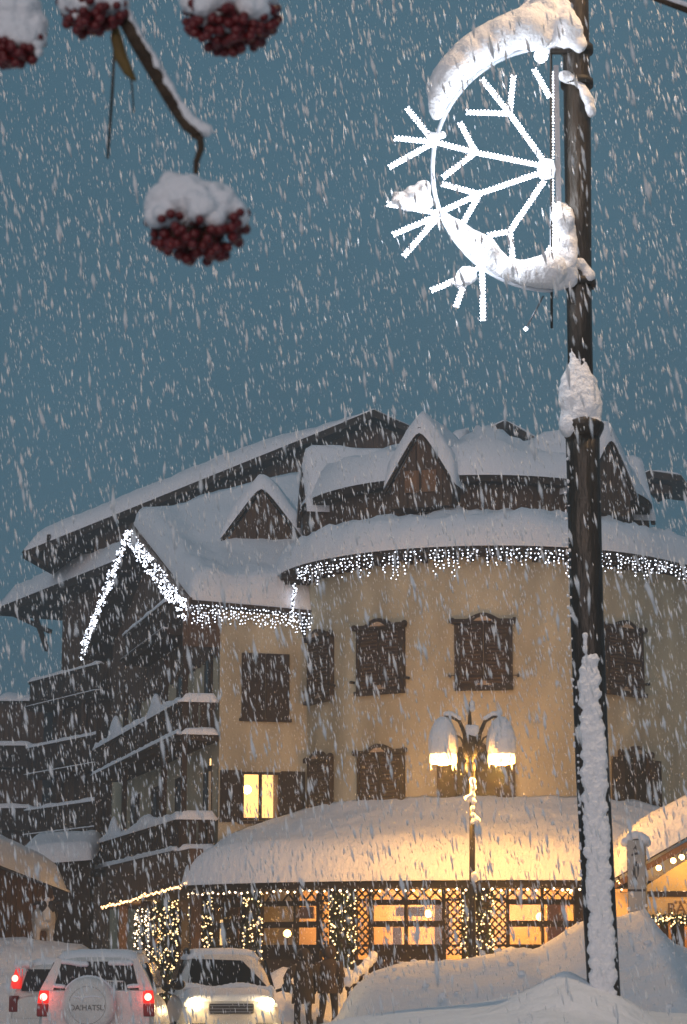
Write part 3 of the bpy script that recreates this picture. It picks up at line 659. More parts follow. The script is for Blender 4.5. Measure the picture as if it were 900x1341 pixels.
# ------------------------------------------------------------------ string lights
def bulbs(pts, r, name, m, parent): 
    mb = MB()
    for p in pts: mb.octa(p, r * random.uniform(.7, 1.2))
    o_ = mb.build(name, m, parent); o_['kind'] = 'stuff'; return o_
def icicles(pathf, length, label, group, drop=(.15, .62), gap=.105, loc=None, full=.0):
    o_ = thing('icicle_lights', label, 'lights', loc or pathf(0), group); pts = []; wires = MB(); n = int(length / gap); k = 0
    wires.tube([pathf(i / 20) for i in range(21)], .012, 4)
    seg = 0
    for i in range(n + 1):
        t = i / n; p = pathf(t)
        seg += 1
        gate = .55 + .45 * math.sin(t * length * 2.1 + math.sin(t * length * .9) * 2)
        L_ = lerp(drop[0], drop[1], random.random() ** 1.4 * (.35 + .65 * gate))
        if random.random() < .05: continue
        m_ = max(2, int(L_ / .07)); wires.tube([p, p - UP * L_], .006, 3, False)
        for j in range(m_ + 1): pts.append(p - UP * (L_ * j / m_) + Vector((random.gauss(0, .02), random.gauss(0, .02), random.gauss(0, .012))))
    wires.build('wire', 'wire', o_)['kind'] = 'stuff'; bulbs(pts, .019, 'bulbs', 'bulb_cold', o_); return o_
GI = 'icicle lights along the hotel eaves'
icicles(lambda t: arc(C, RT + .74, lerp(R(-62), R(48), t), ZE - .06), 9.6, 'cold white icicle lights hanging from the curved eave of the round corner', GI)
icicles(lambda t: arc(C, RT + .74, R(48), ZE - .06) + TD * (4 * t), 4.0, 'cold white icicle lights on the straight eave at the right edge of the picture', GI)
icicles(lambda t: gN.lerp(E1, t) + n15 * .08 - UP * .04, 3.3, 'cold white icicle lights under the short flat eave left of the round corner', GI, drop=(.2, .6), gap=.07)
icicles(lambda t: E1 + Vector((-.92, -.4, .05)) + UP * (.8 * t) + u15 * (.1 * t), .8, 'small bunch of icicle lights climbing the corner between the two eaves', GI, drop=(.2, .4), gap=.06)
for a, b, tx in ((gA, gN, 'bright cold light garland on the right slope of the pointed gable'), (gA, gA.lerp(gF, .86), 'bright cold light garland on the left slope of the pointed gable')):
    o_ = thing('gable_garland', tx, 'lights', a, 'garlands on the pointed gable'); pts = []
    for i in range(int((b - a).length / .024)):
        pts.append(a.lerp(b, random.random()) + nl * random.uniform(.06, .16) - UP * random.uniform(-.05, .48 if 'right' in tx else .85) + n15 * random.uniform(-.04, .04))
    bulbs(pts, .024, 'bulbs', 'bulb_cold', o_); MB().tube([a + nl * .1, b + nl * .1], .012, 4).build('wire', 'wire', o_)
# warm dotted string along the veranda eave
o_ = thing('eave_string_light', 'string of small white bulbs along the curved veranda eave', 'lights', arc(C, RE, R(-10), ZVE)); n = 78; pts = []
for i in range(n): pts.append(arc(C, RE + .02, lerp(AV0, AV1, i / n), ZVE - .19 + .02 * math.sin(i * 1.7)))
bulbs(pts, .030, 'bulbs', 'bulb_string', o_); MB().tube([arc(C, RE + .02, lerp(AV0, AV1, i / 60), ZVE - .16) for i in range(61)], .01, 4).build('wire', 'wire', o_)
o_ = thing('rope_light', 'glowing warm rope light along the canopy left of the veranda', 'lights', gs + UP * zE0); rp = []
for i in range(41): rp.append((gs + UP * (zE0 + .03)).lerp(gs + gd * EL + UP * (zE1 + .03), i / 40) + nl * .06 + UP * (.02 * math.sin(i * 2.2)))
MB().tube(rp, .018, 5).build('cable', 'wire', o_)
bulbs([rp[0].lerp(rp[-1], (i / 60)) + nl * .03 + UP * random.gauss(0, .02) for i in range(61)], .032, 'bulbs', 'bulb_rope', o_)

def garland_pillar(c, wd, z0, z1, nb, label, mb_='bulb_warm', yel=False):
    """evergreen wound round a post, with tiny lights"""
    o_ = thing('garland_post', label, 'garland', (c.x, c.y, z0 - .0), 'light garlands on the restaurant posts'); c = Vector((c.x, c.y, 0))
    MB().box(c + UP * (z1 / 2), (.16, .16, z1)).build('post', 'wood_dark', o_)
    lf = MB()
    for i in range(int(520 * wd / .5)):
        a = random.uniform(0, 6.283); r = wd / 2 * math.sqrt(random.uniform(.1, 1)); z = random.uniform(z0, z1); r *= .82 + .18 * math.sin(z * 7 + a)
        p = c + Vector((math.cos(a) * r, math.sin(a) * r, z)); d1 = Vector((random.gauss(0, 1), random.gauss(0, 1), random.gauss(0, 1))).normalized() * .11; d2 = d1.cross(Vector((random.random(), random.random(), 1))).normalized() * .03
        lf.add([p - d1, p + d2, p + d1, p - d2], [[0, 1, 2, 3]])
    lf.build('greenery', 'foliage', o_)['kind'] = 'stuff'
    pts = []
    for i in range(nb):
        a = random.uniform(-2.9, .3); z = random.uniform(z0, z1); r = wd / 2 * (.86 + .2 * random.random()); pts.append(c + Vector((math.cos(a) * r, math.sin(a) * r, z)))
    bulbs(pts, .022, 'bulbs', mb_, o_)
for px, wd, nb, lb in ((448, .58, 120, 'tall evergreen garland with warm lights on the post behind the two walkers'), (611, .34, 80, 'lit evergreen garland just left of the twin lantern post'), (634, .34, 80, 'lit evergreen garland just right of the twin lantern post'),
                       (332, .42, 100, 'lit evergreen garland on the post above the oncoming car'), (815, .40, 90, 'lit evergreen garland between the lamp post and the sign column'), (265, .52, 160, 'densely lit evergreen garland at the left end of the veranda')):
    a = apx(px, RV + .25); p = arc(C, RV + .25, a, 0); garland_pillar(p, wd, .9, zat(1168, p.y), nb, lb)
for px, wd, nb, lb, m_ in ((218, .6, 170, 'wide lit garland on the post right of the doorway', 'bulb_warm'), (188, .36, 150, 'yellow glowing garland beside the lit doorway', 'bulb_string')):
    q = gp(px, 1220, .05); garland_pillar(q, wd, .8, zat(1178 if px > 200 else 1190, q.y), nb, lb, m_)

# ------------------------------------------------------------------ twin lantern
LD = 43.2; lb = P(619, 1250, LD)
lan = thing('twin_lantern', 'ornate twin street lantern with snow capped glowing shades before the veranda', 'street lamp', (lb.x, lb.y, 0))
def LP(px, py, dy=0): return P(px, py, LD + dy)
zb_ = H(lb.x, lb.y)
MB().tube([Vector((lb.x, LD, zb_ - .2)), Vector((lb.x, LD, zb_ + .6)), LP(619, 1150), LP(619, 1010)], [.11, .085, .055, .05], 12).build('post', 'metal_dark', lan, smooth=True)
MB().lathe(Vector((lb.x, LD, 0)), [(.05, zat(1012, LD)), (.10, zat(1008, LD)), (.10, zat(1000, LD)), (.06, zat(996, LD)), (.13, zat(990, LD)), (.15, zat(975, LD)), (.13, zat(965, LD)), (.05, zat(962, LD)), (.04, zat(945, LD)), (.02, zat(925, LD)), (.0, zat(918, LD))], 14).build('column_head', 'metal_dark', lan, smooth=True)
for s_ in (-1, 1):
    cx = 619 + s_ * 38
    ap = [LP(619 + s_ * 6, 985), LP(619 + s_ * 10, 960), LP(619 + s_ * 17, 944), LP(619 + s_ * 27, 938), LP(cx - s_ * 3, 938), LP(cx, 944)]
    MB().tube(ap, [.045, .04, .035, .035, .035, .04], 8).build('arm', 'metal_dark', lan, smooth=True)
    MB().tube([LP(619 + s_ * 9, 978), LP(619 + s_ * 15, 966), LP(619 + s_ * 21, 963), LP(619 + s_ * 22, 957)], .022, 6).build('scroll', 'metal_dark', lan, smooth=True)
    ztop = zat(944, LD); zbot = zat(996, LD); c = Vector((LP(cx, 970).x, LD, 0))
    MB().lathe(c, [(.03, ztop), (.12, ztop - .10), (.19, ztop - .28), (.235, zbot + .12), (.25, zbot), (.24, zbot), (.22, zbot + .12), (.17, ztop - .28), (.0, ztop - .12)], 20).build('shade', 'metal_dark', lan, smooth=True)
    MB().lathe(c, [(.25, zbot + .13), (.262, zbot + .06), (.262, zbot - .03), (.25, zbot - .05)], 20).build('glass_rim', 'rim_glow', lan, smooth=True)
    MB().ball(c + UP * (zbot + .0), .19, 14, 8, (1, 1, .45)).build('bulb', 'lamp_glow', lan, smooth=True)
    blob('snow_cap', [(c + UP * z, r) for z, r in ((zbot + .26, .30), (zbot + .36, .30), (zbot + .47, .275), (zbot + .58, .23), (zbot + .68, .17))], lan, 'snow', .03, .0)
    blob('arm_snow', [(p + UP * .05, .055) for p in (ap[2], ap[2].lerp(ap[3], .5), ap[3], ap[3].lerp(ap[4], .5), ap[4])], lan, 'snow', .02, 0)
    for k in range(5):
        a = random.uniform(0, 6.28); q = c + Vector((.24 * math.cos(a), .24 * math.sin(a), zbot)); MB().tube([q, q - UP * random.uniform(.08, .22)], [.014, .002], 5).build('icicle', 'icicle_glow', lan)
    point('lantern_light', c + UP * (zbot - .16), 640, (1.0, .45, .08), lan, .14)
blob('finial_snow', [(LP(619, 928), .07), (LP(619, 921), .06), (LP(618, 913), .035)], lan, 'snow', .02, 0)
blob('head_snow', [(LP(619 + d_, 953 - abs(d_) * .1 + k * 5), .07) for d_ in (-5, 0, 5) for k in range(2)] + [(LP(619, 962), .09), (LP(619, 970), .09)], lan, 'snow', .025, .02)
blob('post_snow', [(LP(619.5 + (k % 2), 1022 + 9 * k, -.05), .07 - .003 * k) for k in range(7)] + [(LP(625, 1074, -.05), .08), (LP(613, 1045, -.03), .07)], lan, 'snow', .02, .02)
blob('post_snow', [(LP(622, 1146 + 2 * k, -.06), .08) for k in range(3)], lan, 'snow', .025, .01)

# ------------------------------------------------------------------ foreground lamp post
def Q(px, py, dy=0): return P(px, py, POLE_D + dy)
zg = Q(792, 1330).z
post = thing('lamp_post', 'tall dark street lamp post with snow plastered down one side, nearest the camera', 'lamp post', (Q(793, 1330).x, POLE_D, zg - .6))
lowp = [(796, 1390, 21), (792, 1310, 21), (786, 1200, 21.5), (776, 1000, 22), (769, 800, 22), (764, 600, 22.5), (763.5, 572, 23)]
s_px = F / POLE_D
MB().tube([Q(a, b) for a, b, r in lowp], [r / s_px for a, b, r in lowp], 24).build('lower_shaft', 'pole_wet', post, smooth=True)
MB().tube([Q(763.5, 575), Q(763, 562), Q(763, 556), Q(763, 550)], [22.5 / s_px, 29 / s_px, 29.5 / s_px, 24 / s_px], 24).build('collar', 'pole_wet', post, smooth=True)
up_ = [(762, 556, 17), (759, 400, 17), (757, 200, 18.5), (755, 60, 18.5), (753, -120, 17), (750, -420, 15)]
MB().tube([Q(a, b) for a, b, r in up_], [r / s_px for a, b, r in up_], 20).build('upper_shaft', 'pole_wet', post, smooth=True)
for y_ in (66, 110, 372):
    c = Q(756 + (3 if y_ > 200 else 0), y_); MB().lathe(c, [(.070, -.018), (.088, -.02), (.09, 0), (.088, .02), (.070, .018)], 20).build('clamp_band', 'metal_dark', post, smooth=True)
# its lamp head sits above the frame
hz = Q(750, -420); MB().tube([hz, hz + Vector((.05, -.1, .25)), hz + Vector((.5, -.5, .5)), hz + Vector((1.1, -1.0, .5))], [.055, .05, .045, .04], 10).build('arm', 'pole_wet', post, smooth=True)
MB().box(hz + Vector((1.25, -1.1, .50)), (.75, .3, .12)).build('lamp_head', 'metal_dark', post, bevel=.03)
MB().box(hz + Vector((1.3, -1.12, .425)), (.45, .2, .03)).build('lamp_lens', 'lamp_glow', post)
point('post_light', hz + Vector((1.3, -1.12, .36)), 520, (1.0, .66, .38), post, .12)
# clinging snow
random.seed(3)
b_ = []
for i in range(34):
    y_ = 560 - i * 3.2; f_ = i / 33; wv = interp(f_, [0, .25, .6, .85, 1], [28, 31, 24, 15, 6]); cx = interp(f_, [0, 1], [761, 757])
    for k in range(3): b_.append((Q(cx + random.uniform(-.5, .5) * wv * .9, y_, -.03), wv * .62 / s_px * random.uniform(.8, 1.1)))
blob('snow_cap', b_, post, 'snow_near', .011, .016, .035)
b_ = []
for i in range(150):
    y_ = lerp(862, 1330, i / 149); e = interp(y_, [862, 900, 1000, 1200, 1330], [774, 772, 778, 786, 794]); hw = interp(y_, [862, 885, 950, 1330], [5, 11, 13, 14])
    for k in range(5):
        b_.append((Q(e + random.uniform(-1, 1) * hw * .85, y_ + random.uniform(-3, 3), -.068), random.uniform(.018, .034)))
blob('side_snow', b_, post, 'snow_near', .0065, .014, .012)
blob('side_snow', [(Q(767, 832 + 3 * i, -.08), .013 + .006 * random.random()) for i in range(8)], post, 'snow_near', .007, .008, .03)
for x_, ya, yb in ((748.5, 600, 1000), (753, 900, 1180), (790, 1050, 1300), (744.5, 640, 860)):
    blob('snow_fleck', [(Q(x_ + (y_ - 800) * .024, y_, -.045), random.uniform(.006, .012)) for y_ in [random.uniform(ya, yb) for _ in range(26)]], post, 'snow_near', .006, .0)['kind'] = 'stuff'

# ------------------------------------------------------------------ half snowflake light ornament on the post
OD = POLE_D - .05
def O(px, py, dy=0): return P(px, py, OD + dy)
orn = thing('snowflake_ornament', 'glowing white half snowflake Christmas light on the lamp post, loaded with snow', 'ornament', O(724, 388))
ro = F / OD
ringp = []
for i in range(41):
    a = R(lerp(90, 270, i / 40)); ringp.append(O(724 + 157 * math.cos(a), 222 - 159 * math.sin(a)))
MB().tube(ringp, 3.0 / ro, 8).build('ring', 'ring_white', orn, smooth=True)
MB().tube([O(722, 58), O(723, 430)], 1.8 / ro, 8).build('upright', 'metal_dark', orn, smooth=True)
MB().box((O(731, 75) + O(731, 372)) / 2, (7 / ro, .03, 300 / ro)).build('back_plate', 'metal_grey', orn)
for y_ in (68, 372): MB().beam(O(722, y_), O(752, y_), .04, .02).build('bracket', 'metal_dark', orn)
segs = [[(715, 215), (668, 150)], [(668, 150), (632, 105)], [(668, 150), (673, 101)], [(668, 150), (612, 148)],
        [(715, 219), (625, 201)], [(625, 201), (570, 187)], [(570, 187), (518, 182)], [(623, 200), (603, 162)], [(623, 201), (581, 233)], [(568, 186), (534, 143)], [(568, 188), (511, 220)],
        [(715, 225), (630, 254)], [(630, 254), (575, 280)], [(575, 280), (508, 268)], [(628, 255), (580, 242)], [(628, 256), (602, 302)], [(572, 284), (516, 308)], [(574, 285), (530, 336)],
        [(713, 238), (668, 304)], [(668, 304), (673, 350)], [(668, 304), (640, 309)], [(648, 336), (615, 360)], [(615, 360), (566, 381)], [(612, 362), (598, 402)], [(632, 352), (633, 420)],
        [(700, 92), (720, 128)], [(722, 96), (722, 330)], [(722, 325), (700, 362)], [(712, 388), (689, 431)]]
for k, (a, b) in enumerate(segs):
    A_, B_ = O(*a), O(*b); last = k == len(segs) - 1
    rod = MB().tube([A_, B_], (3.1 if k != 26 and not last else 1.2) / ro, 8).build('branch', 'led_tube' if not last else 'metal_grey', orn, smooth=True)
    pts = []; n = max(3, int((B_ - A_).length * ro / 4.6)); d_ = (B_ - A_).normalized(); s_ = Vector((-d_.z, 0, d_.x))
    if last: pts = [B_]
    else:
        for i in range(n + 1):
            for sg in ((-1, 1) if k != 26 else (1,)): pts.append(A_.lerp(B_, i / n) + s_ * (sg * 2.9 / ro) + Vector((0, -.008, 0)))
    bulbs(pts, .0058 if not last else .014, 'leds', 'led', rod)
MB().lathe(O(716, 222, -.02), [(0, -.05), (.04, -.045), (.05, 0), (.04, .045), (0, .05)], 12).build('hub', 'led_tube', orn, smooth=True)
MB().ball(O(709, 74, -.03), .038).build('bulb', 'led', orn, smooth=True)
def fill(poly, n, rmin, rmax, dy=(-.10, .10)):
    """balls scattered inside a pixel polygon"""
    out = []; xs_ = [p[0] for p in poly]; ys_ = [p[1] for p in poly]
    def ins(x, y):
        c = False; j = len(poly) - 1
        for i in range(len(poly)):
            if (poly[i][1] > y) != (poly[j][1] > y) and x < (poly[j][0] - poly[i][0]) * (y - poly[i][1]) / (poly[j][1] - poly[i][1]) + poly[i][0]: c = not c
            j = i
        return c
    k = 0
    while len(out) < n and k < n * 60:
        k += 1; x, y = random.uniform(min(xs_), max(xs_)), random.uniform(min(ys_), max(ys_)); r = random.uniform(rmin, rmax); rp_ = r * ro * .75
        if ins(x, y) and all(ins(x + dx, y + dy_) for dx, dy_ in ((rp_, 0), (-rp_, 0), (0, rp_), (0, -rp_))): out.append((O(x, y, random.uniform(*dy)), r))
    return out
random.seed(5)
topP = [(570, 112), (572, 84), (596, 66), (640, 54), (678, 36), (681, -6), (740, -8), (752, 10), (768, 40), (775, 80), (762, 74), (748, 62), (738, 76), (722, 70), (690, 70), (645, 90), (608, 124), (590, 152), (578, 160)]
def cres(a0, a1, th_, sgn, n):
    out = []
    for i in range(n):
        t = random.random(); a = R(lerp(a0, a1, t)); th = th_(t); r = random.uniform(.35, .5) * th; q = random.uniform(r, th - r) if th > 2 * r else th / 2; rad_ = 158 + sgn * q
        out.append((O(724 + rad_ * math.cos(a), 222 - rad_ * math.sin(a), random.uniform(-.5, .5) * min(th, 50) / ro * 1.1), r / ro))
    return out
blob('top_snow', cres(97, 155, lambda t: interp(t, [0, .25, .5, .8, 1], [60, 56, 52, 46, 18]), 1, 230) + fill([(676, 60), (681, -6), (740, -8), (752, 10), (768, 40), (775, 80), (748, 62), (722, 70)], 90, .035, .06), orn, 'snow_near', .014, .012, .05)
botP = [(572, 280), (592, 296), (615, 304), (640, 302), (655, 320), (680, 342), (700, 335), (716, 316), (727, 318), (727, 384), (690, 380), (650, 366), (615, 340), (590, 315)]
blob('bottom_snow', cres(202, 270, lambda t: interp(t, [0, .15, .4, .6, .75, 1], [8, 24, 40, 30, 34, 52]), -1, 300), orn, 'snow_near', .012, .01, .05)
blob('side_snow', fill([(722, 268), (736, 262), (750, 264), (757, 320), (757, 372), (748, 384), (724, 380)], 120, .03, .05, (-.08, .06)), orn, 'snow_near', .014, .014, .05)
blob('tip_snow', fill([(508, 262), (520, 248), (562, 234), (570, 262), (566, 284), (512, 272)], 60, .012, .04, (-.05, .05)), orn, 'snow_near', .012, .02, .05)
blob('tip_snow', fill([(590, 366), (606, 350), (622, 344), (628, 362), (612, 376), (596, 378)], 30, .012, .03, (-.05, .05)), orn, 'snow_near', .012, .02, .05)
blob('tip_snow', [(O(571 + d_, 180 - abs(d_) * .3), .022) for d_ in (-9, -5, 0, 5, 9)], orn, 'snow_near', .01, .01)
for p_ in ((650, 140), (600, 220), (610, 330), (690, 240), (560, 300)): point('flake_light', O(*p_, -.22), 5.0, (.86, .92, 1.0), orn, .10)
for p_, rr in (((750, 100), [(738, 100), (750, 106), (762, 116), (771, 132), (775, 150)]), ((770, 350), [(760, 346), (768, 356), (774, 366)])):
    rr = [(lerp(rr[k][0], rr[k + 1][0], f_), lerp(rr[k][1], rr[k + 1][1], f_)) for k in range(len(rr) - 1) for f_ in (0, .25, .5, .75)]
    blob('band_snow', [(Q(x, y + random.uniform(-2, 2), -.07 + .06 * random.random()), random.uniform(.026, .036)) for x, y in rr for _ in range(2)], post, 'snow_near', .012, .015, .05)

# ------------------------------------------------------------------ rowan branch with berry clusters in the near foreground
BD = 2.6; bs = F / BD
def Bq(px, py, dy=0): return P(px, py, BD + dy)
tree = thing('rowan_tree', 'snowy rowan branch with drooping red berry clusters close to the camera, top left', 'tree', (-1.9, 2.9, 0))
MB().tube([(-1.9, 2.9, -.2), (-1.86, 2.9, 1.0), (-1.75, 2.88, 2.4), (-1.5, 2.8, 3.0), (-1.0, 2.7, 3.15), Bq(60, -180), Bq(145, -40), Bq(160, 15)], [.09, .08, .06, .035, .02, .011, .0075, .0065], 10).build('trunk', 'bark', tree, smooth=True)
br = [(158, 18), (178, 55), (205, 100), (228, 140), (245, 165), (262, 178)]
MB().tube([Bq(*p) for p in br], [.0085, .0085, .0085, .0075, .0075, .006], 10).build('branch', 'bark', tree, smooth=True)
b_ = []
for i in range(60):
    t = i / 59 * (len(br) - 1); k = min(len(br) - 2, int(t)); p = Vector((*br[k], 0)).lerp(Vector((*br[k + 1], 0)), t - k)
    b_.append((Bq(p.x + 6, p.y - 4 + random.uniform(-1.5, 1.5), random.uniform(-.004, .004)), (6.4 + random.uniform(-1.2, 1.5)) / bs))
b_ += [(Bq(x, y), 9 / bs) for x, y in ((250, 160), (258, 164), (266, 168), (271, 172))]
blob('branch_snow', b_, tree, 'snow_near', .0022, .003, .01)
MB().tube([Bq(*p) for p in ((252, 176), (262, 182), (263, 195), (257, 212), (256, 228))], [.005, .0048, .0042, .0038, .003], 8).build('twig', 'bark', tree, smooth=True)
MB().tube([Bq(*p) for p in ((150, 30), (152, 50), (158, 75), (168, 95), (177, 106))], [.003, .007, .008, .006, .002], 8).build('dead_leaf', 'leaf_dry', tree, smooth=True)
MB().tube([Bq(*p, .3) for p in ((152, 20), (147, 120), (141, 208))], [.0014, .0022, .0018], 6).build('twig', 'bark', tree, smooth=True)
MB().tube([Bq(*p, .3) for p in ((165, 70), (173, 115), (175, 148))], [.001, .0014, .001], 6).build('twig', 'bark', tree, smooth=True)
for pts_ in (((145, -40), (20, -60), (20, -20)), ((145, -40), (290, -70), (300, -30)), ((160, 15), (125, 4))): MB().tube([Bq(*p) for p in pts_], .004, 6).build('twig', 'bark', tree, smooth=True)
bme = MB().ball((0, 0, 0), 1, 10, 7); me_ = bpy.data.meshes.new('berry'); me_.from_pydata(bme.v, [], bme.f); me_.polygons.foreach_set('use_smooth', [True] * len(me_.polygons)); me_.materials.append(MATS['berry'])
def cluster(cx, cy, top, lo, hw, nber, seed, snow=True, cap=None):
    """corymb: berries hang in a dome under a snow pillow; pixel units"""
    random.seed(seed); st = MB(); pts = []; k = 0
    while len(pts) < nber and k < 4000:
        k += 1; x = random.uniform(-1, 1); d_ = random.uniform(-1, 1)
        if x * x + d_ * d_ > 1: continue
        y_ = random.uniform(top, lerp(top, lo, math.sqrt(max(0, 1 - x * x * .9)) * (1 - .25 * d_ * d_))); p = Vector((cx + x * hw, y_, d_ * hw))
        if all((p - q).length > 8.2 for q in pts): pts.append(p)
    root_ = Bq(cx, top - 18)
    for p in pts: st.tube([root_.lerp(Bq(cx + (p.x - cx) * .5, top), .8), Bq(p.x, p.y, p.z / bs)], .0008, 4)
    cl = st.build('berry_cluster', 'bark', tree); cl['kind'] = 'stuff'
    for p in pts:
        q = Bq(p.x, p.y, p.z / bs) - ORG[tree.name]; r = random.uniform(6.2, 7.8) / bs
        inst(me_, cl, Matrix.Translation(q) @ Matrix.Rotation(random.random() * 6, 4, 'X') @ Matrix.Diagonal((r, r, r * .95, 1)), 'berry')
    if cap:
        b_ = []
        while len(b_) < 150:
            x = random.uniform(-1, 1); d_ = random.uniform(-1, 1)
            if x * x + d_ * d_ > 1: continue
            r = random.uniform(10, 19); yt = interp(x, cap[0], cap[1]) + r * .8 + abs(d_) ** 2 * 14; y_ = random.uniform(min(yt, top + 2), top + 9)
            b_.append((Bq(cx + x * (hw - r * .45), y_, d_ * (hw - r) / bs), r / bs))
        blob('snow_cap', b_, cl, 'snow_near', .003, .004, .012)
    return cl
cluster(258, 290, 278, 345, 66, 165, 11, cap=([-1, -.8, -.55, -.2, .1, .6, .85, 1], [255, 232, 220, 226, 232, 242, 256, 278]))
cluster(20, 40, 45, 92, 36, 80, 12, cap=([-1, 0, 1], [-20, -30, 0]))
cluster(122, -5, 0, 50, 44, 85, 13, cap=([-1, 0, 1], [-25, -45, -20]))
cluster(302, 15, 4, 74, 62, 170, 14, cap=([-1, 0, 1], [-30, -60, -30]))
for x, y, r in ((285, 10, 16), (320, 30, 13), (300, 36, 10), (342, 22, 12), (265, 28, 8), (48, 60, 9), (50, 70, 7), (98, 22, 7), (130, 26, 6), (338, 44, 7)): blob('berry_snow', [(Bq(x, y, -.02), r / bs), (Bq(x + r * .5, y - r * .2, -.015), r * .8 / bs)], tree, 'snow_near', .003, .004, .012)
tw = thing('bare_twig_tree', 'thin snow lined twig reaching in at the top right corner', 'tree', (4.2, 5.6, 0))
def T5(px, py): return P(px, py, 5.0)
MB().tube([(4.2, 5.6, -.2), (4.2, 5.6, 2.0), (3.9, 5.5, 3.3), (2.6, 5.2, 3.55), T5(1100, 110), T5(960, 40), T5(900, 14), T5(850, -4), T5(800, -30)], [.07, .06, .04, .022, .014, .010, .0075, .006, .003], 8).build('trunk', 'bark', tw, smooth=True)
blob('twig_snow', [(T5(x, 14 - (900 - x) * .36 - 6), .009) for x in range(850, 960, 4)], tw, 'snow_near', .005, .004, .02)

# ------------------------------------------------------------------ sign column in the snow bank
SD = 41.0
def S(px, py, dy=0): return P(px, py, SD + dy)
sg = thing('sign_column', 'narrow snow crusted sign column with a dark figure beside the bar entrance', 'sign', (S(836, 1240).x, SD, 0))
x0, x1 = S(822, 1150).x, S(846, 1150).x; zt_ = zat(1092, SD)
pf = [Vector((x0, SD, .5)), Vector((x1, SD, .5)), Vector((x1, SD, zt_ - .12)), Vector((x1 - .06, SD, zt_ - .03)), Vector(((x0 + x1) / 2, SD, zt_)), Vector((x0 + .06, SD, zt_ - .03)), Vector((x0, SD, zt_ - .12))]
MB().prism(pf, Vector((.06, .28, 0))).build('column', 'print_dark', sg)
MB().box(Vector(((x0 + x1) / 2, SD - .012, (zat(1100, SD) + zat(1164, SD)) / 2)), (x1 - x0 - .02, .02, zat(1100, SD) - zat(1164, SD))).build('sign_panel', 'sign_face', sg)
MB().box(Vector(((x0 + x1) / 2, SD - .012, (zat(1167, SD) + 1.4) / 2)), (x1 - x0 - .02, .02, zat(1167, SD) - 1.4)).build('lower_panel', 'sign_face', sg)
sf = lambda px, py: Vector((S(px, py).x, SD - .024, zat(py, SD)))
MB().prism([sf(829, 1112), sf(833, 1106), sf(834, 1112)], (0, -.006, 0)).build('emblem', 'print_dark', sg)
MB().prism([sf(827, 1118), sf(837, 1115), sf(837, 1118), sf(827, 1121)], (0, -.006, 0)).build('emblem_bar', 'print_dark', sg)
fg = [(829, 1137), (830, 1130), (833, 1127), (836, 1130), (837, 1137), (836, 1146), (834, 1152), (833, 1158), (831, 1158), (830, 1150), (829, 1143)]
MB().prism([sf(*p) for p in fg], (0, -.006, 0)).build('figure', 'print_dark', sg)
MB().prism([sf(*p) + Vector((0, -.008, 0)) for p in [(832, 1134), (834.5, 1134), (835, 1146), (833, 1149)]], (0, -.004, 0)).build('figure_front', 'sign_face', sg)
blob('snow_cap', [(Vector((lerp(x0 - .03, x1 + .06, i / 9), SD + .05 + .18 * (i % 2), zt_ - .02 - .12 * (2 * i / 9 - 1) ** 2)), .09) for i in range(10)], sg, 'snow', .025, .03)
blob('snow_crust', [(Vector((random.uniform(x0, x1), SD - .02, zat(random.uniform(1166, 1215), SD))), random.uniform(.03, .06)) for i in range(14)], sg, 'snow', .02, .02)

# ------------------------------------------------------------------ bar entrance with lit gable
KD = 44.0
def Kp(px, py, dy=0): return P(px, py, KD + dy)
bar_ = thing('bar_porch', 'warm lit bar porch with gabled snow roof and bulbs at the right edge', 'porch', (Kp(960, 1200).x, KD, 0))
fl, ft = Kp(806, 1166), Kp(968, 1074); fr = Vector((2 * ft.x - fl.x, KD, fl.z)); bk = Vector((0, 3.4, 0))
for a, b in ((fl, ft), (fr, ft)):
    MB().beam(a + Vector((0, 0, .10)), b + Vector((0, 0, .10)), .10, .30, (0, 1, 0)).build('verge_board', 'wood_warm', bar_)
    MB().prism([a + UP * .22, b + UP * .22, b + UP * .28, a + UP * .28], bk).build('roof', 'wood_dark', bar_)
    rows = [[(a + UP * .28).lerp(b + UP * .28, i / 24) + Vector((0, lerp(-.12, 3.3, j / 12), 0)) for j in range(13)] for i in range(25)]
    snow_sheet('roof_snow', rows, .72, bar_, (.9, 0, .45, .4), namp=.06, nsc=1.2, m='snow')
zb_ = zat(1166, KD)
MB().prism([Vector((fl.x + .45, KD + .15, zb_)), Vector((fr.x - .45, KD + .15, zb_)), Vector((ft.x, KD + .15, ft.z - .12))], (0, .05, 0)).build('gable_panel', 'pediment', bar_)
MB().box(Vector((ft.x, KD + .1, zb_ - .06)), (fr.x - fl.x - .6, .22, .10)).build('beam', 'wood_dark', bar_)
sb = MB().box(Vector((ft.x, KD + .12, (zat(1172, KD) + zat(1199, KD)) / 2)), (fr.x - fl.x - .9, .08, zat(1172, KD) - zat(1199, KD))).build('sign_board', 'sign_board', bar_)
def text(body, size, M, m_, parent, name='lettering', ext=.008):
    c = bpy.data.curves.new(name, 'FONT'); c.body = body; c.size = size; c.extrude = ext; c.align_x = 'CENTER'; c.align_y = 'CENTER'
    o = bpy.data.objects.new(name, c); me = bpy.data.meshes.new_from_object(o); bpy.data.objects.remove(o); me.materials.append(MATS[m_])
    o = bpy.data.objects.new(name, me); col.objects.link(o); o.parent = parent; o.matrix_local = M; return o
tp = Kp(893.5, 1190); text('BAR', .30, Matrix.Translation(Vector((tp.x, KD + .07, tp.z)) - ORG[bar_.name]) @ Matrix.Rotation(R(90), 4, 'X'), 'sign_letters', sb)
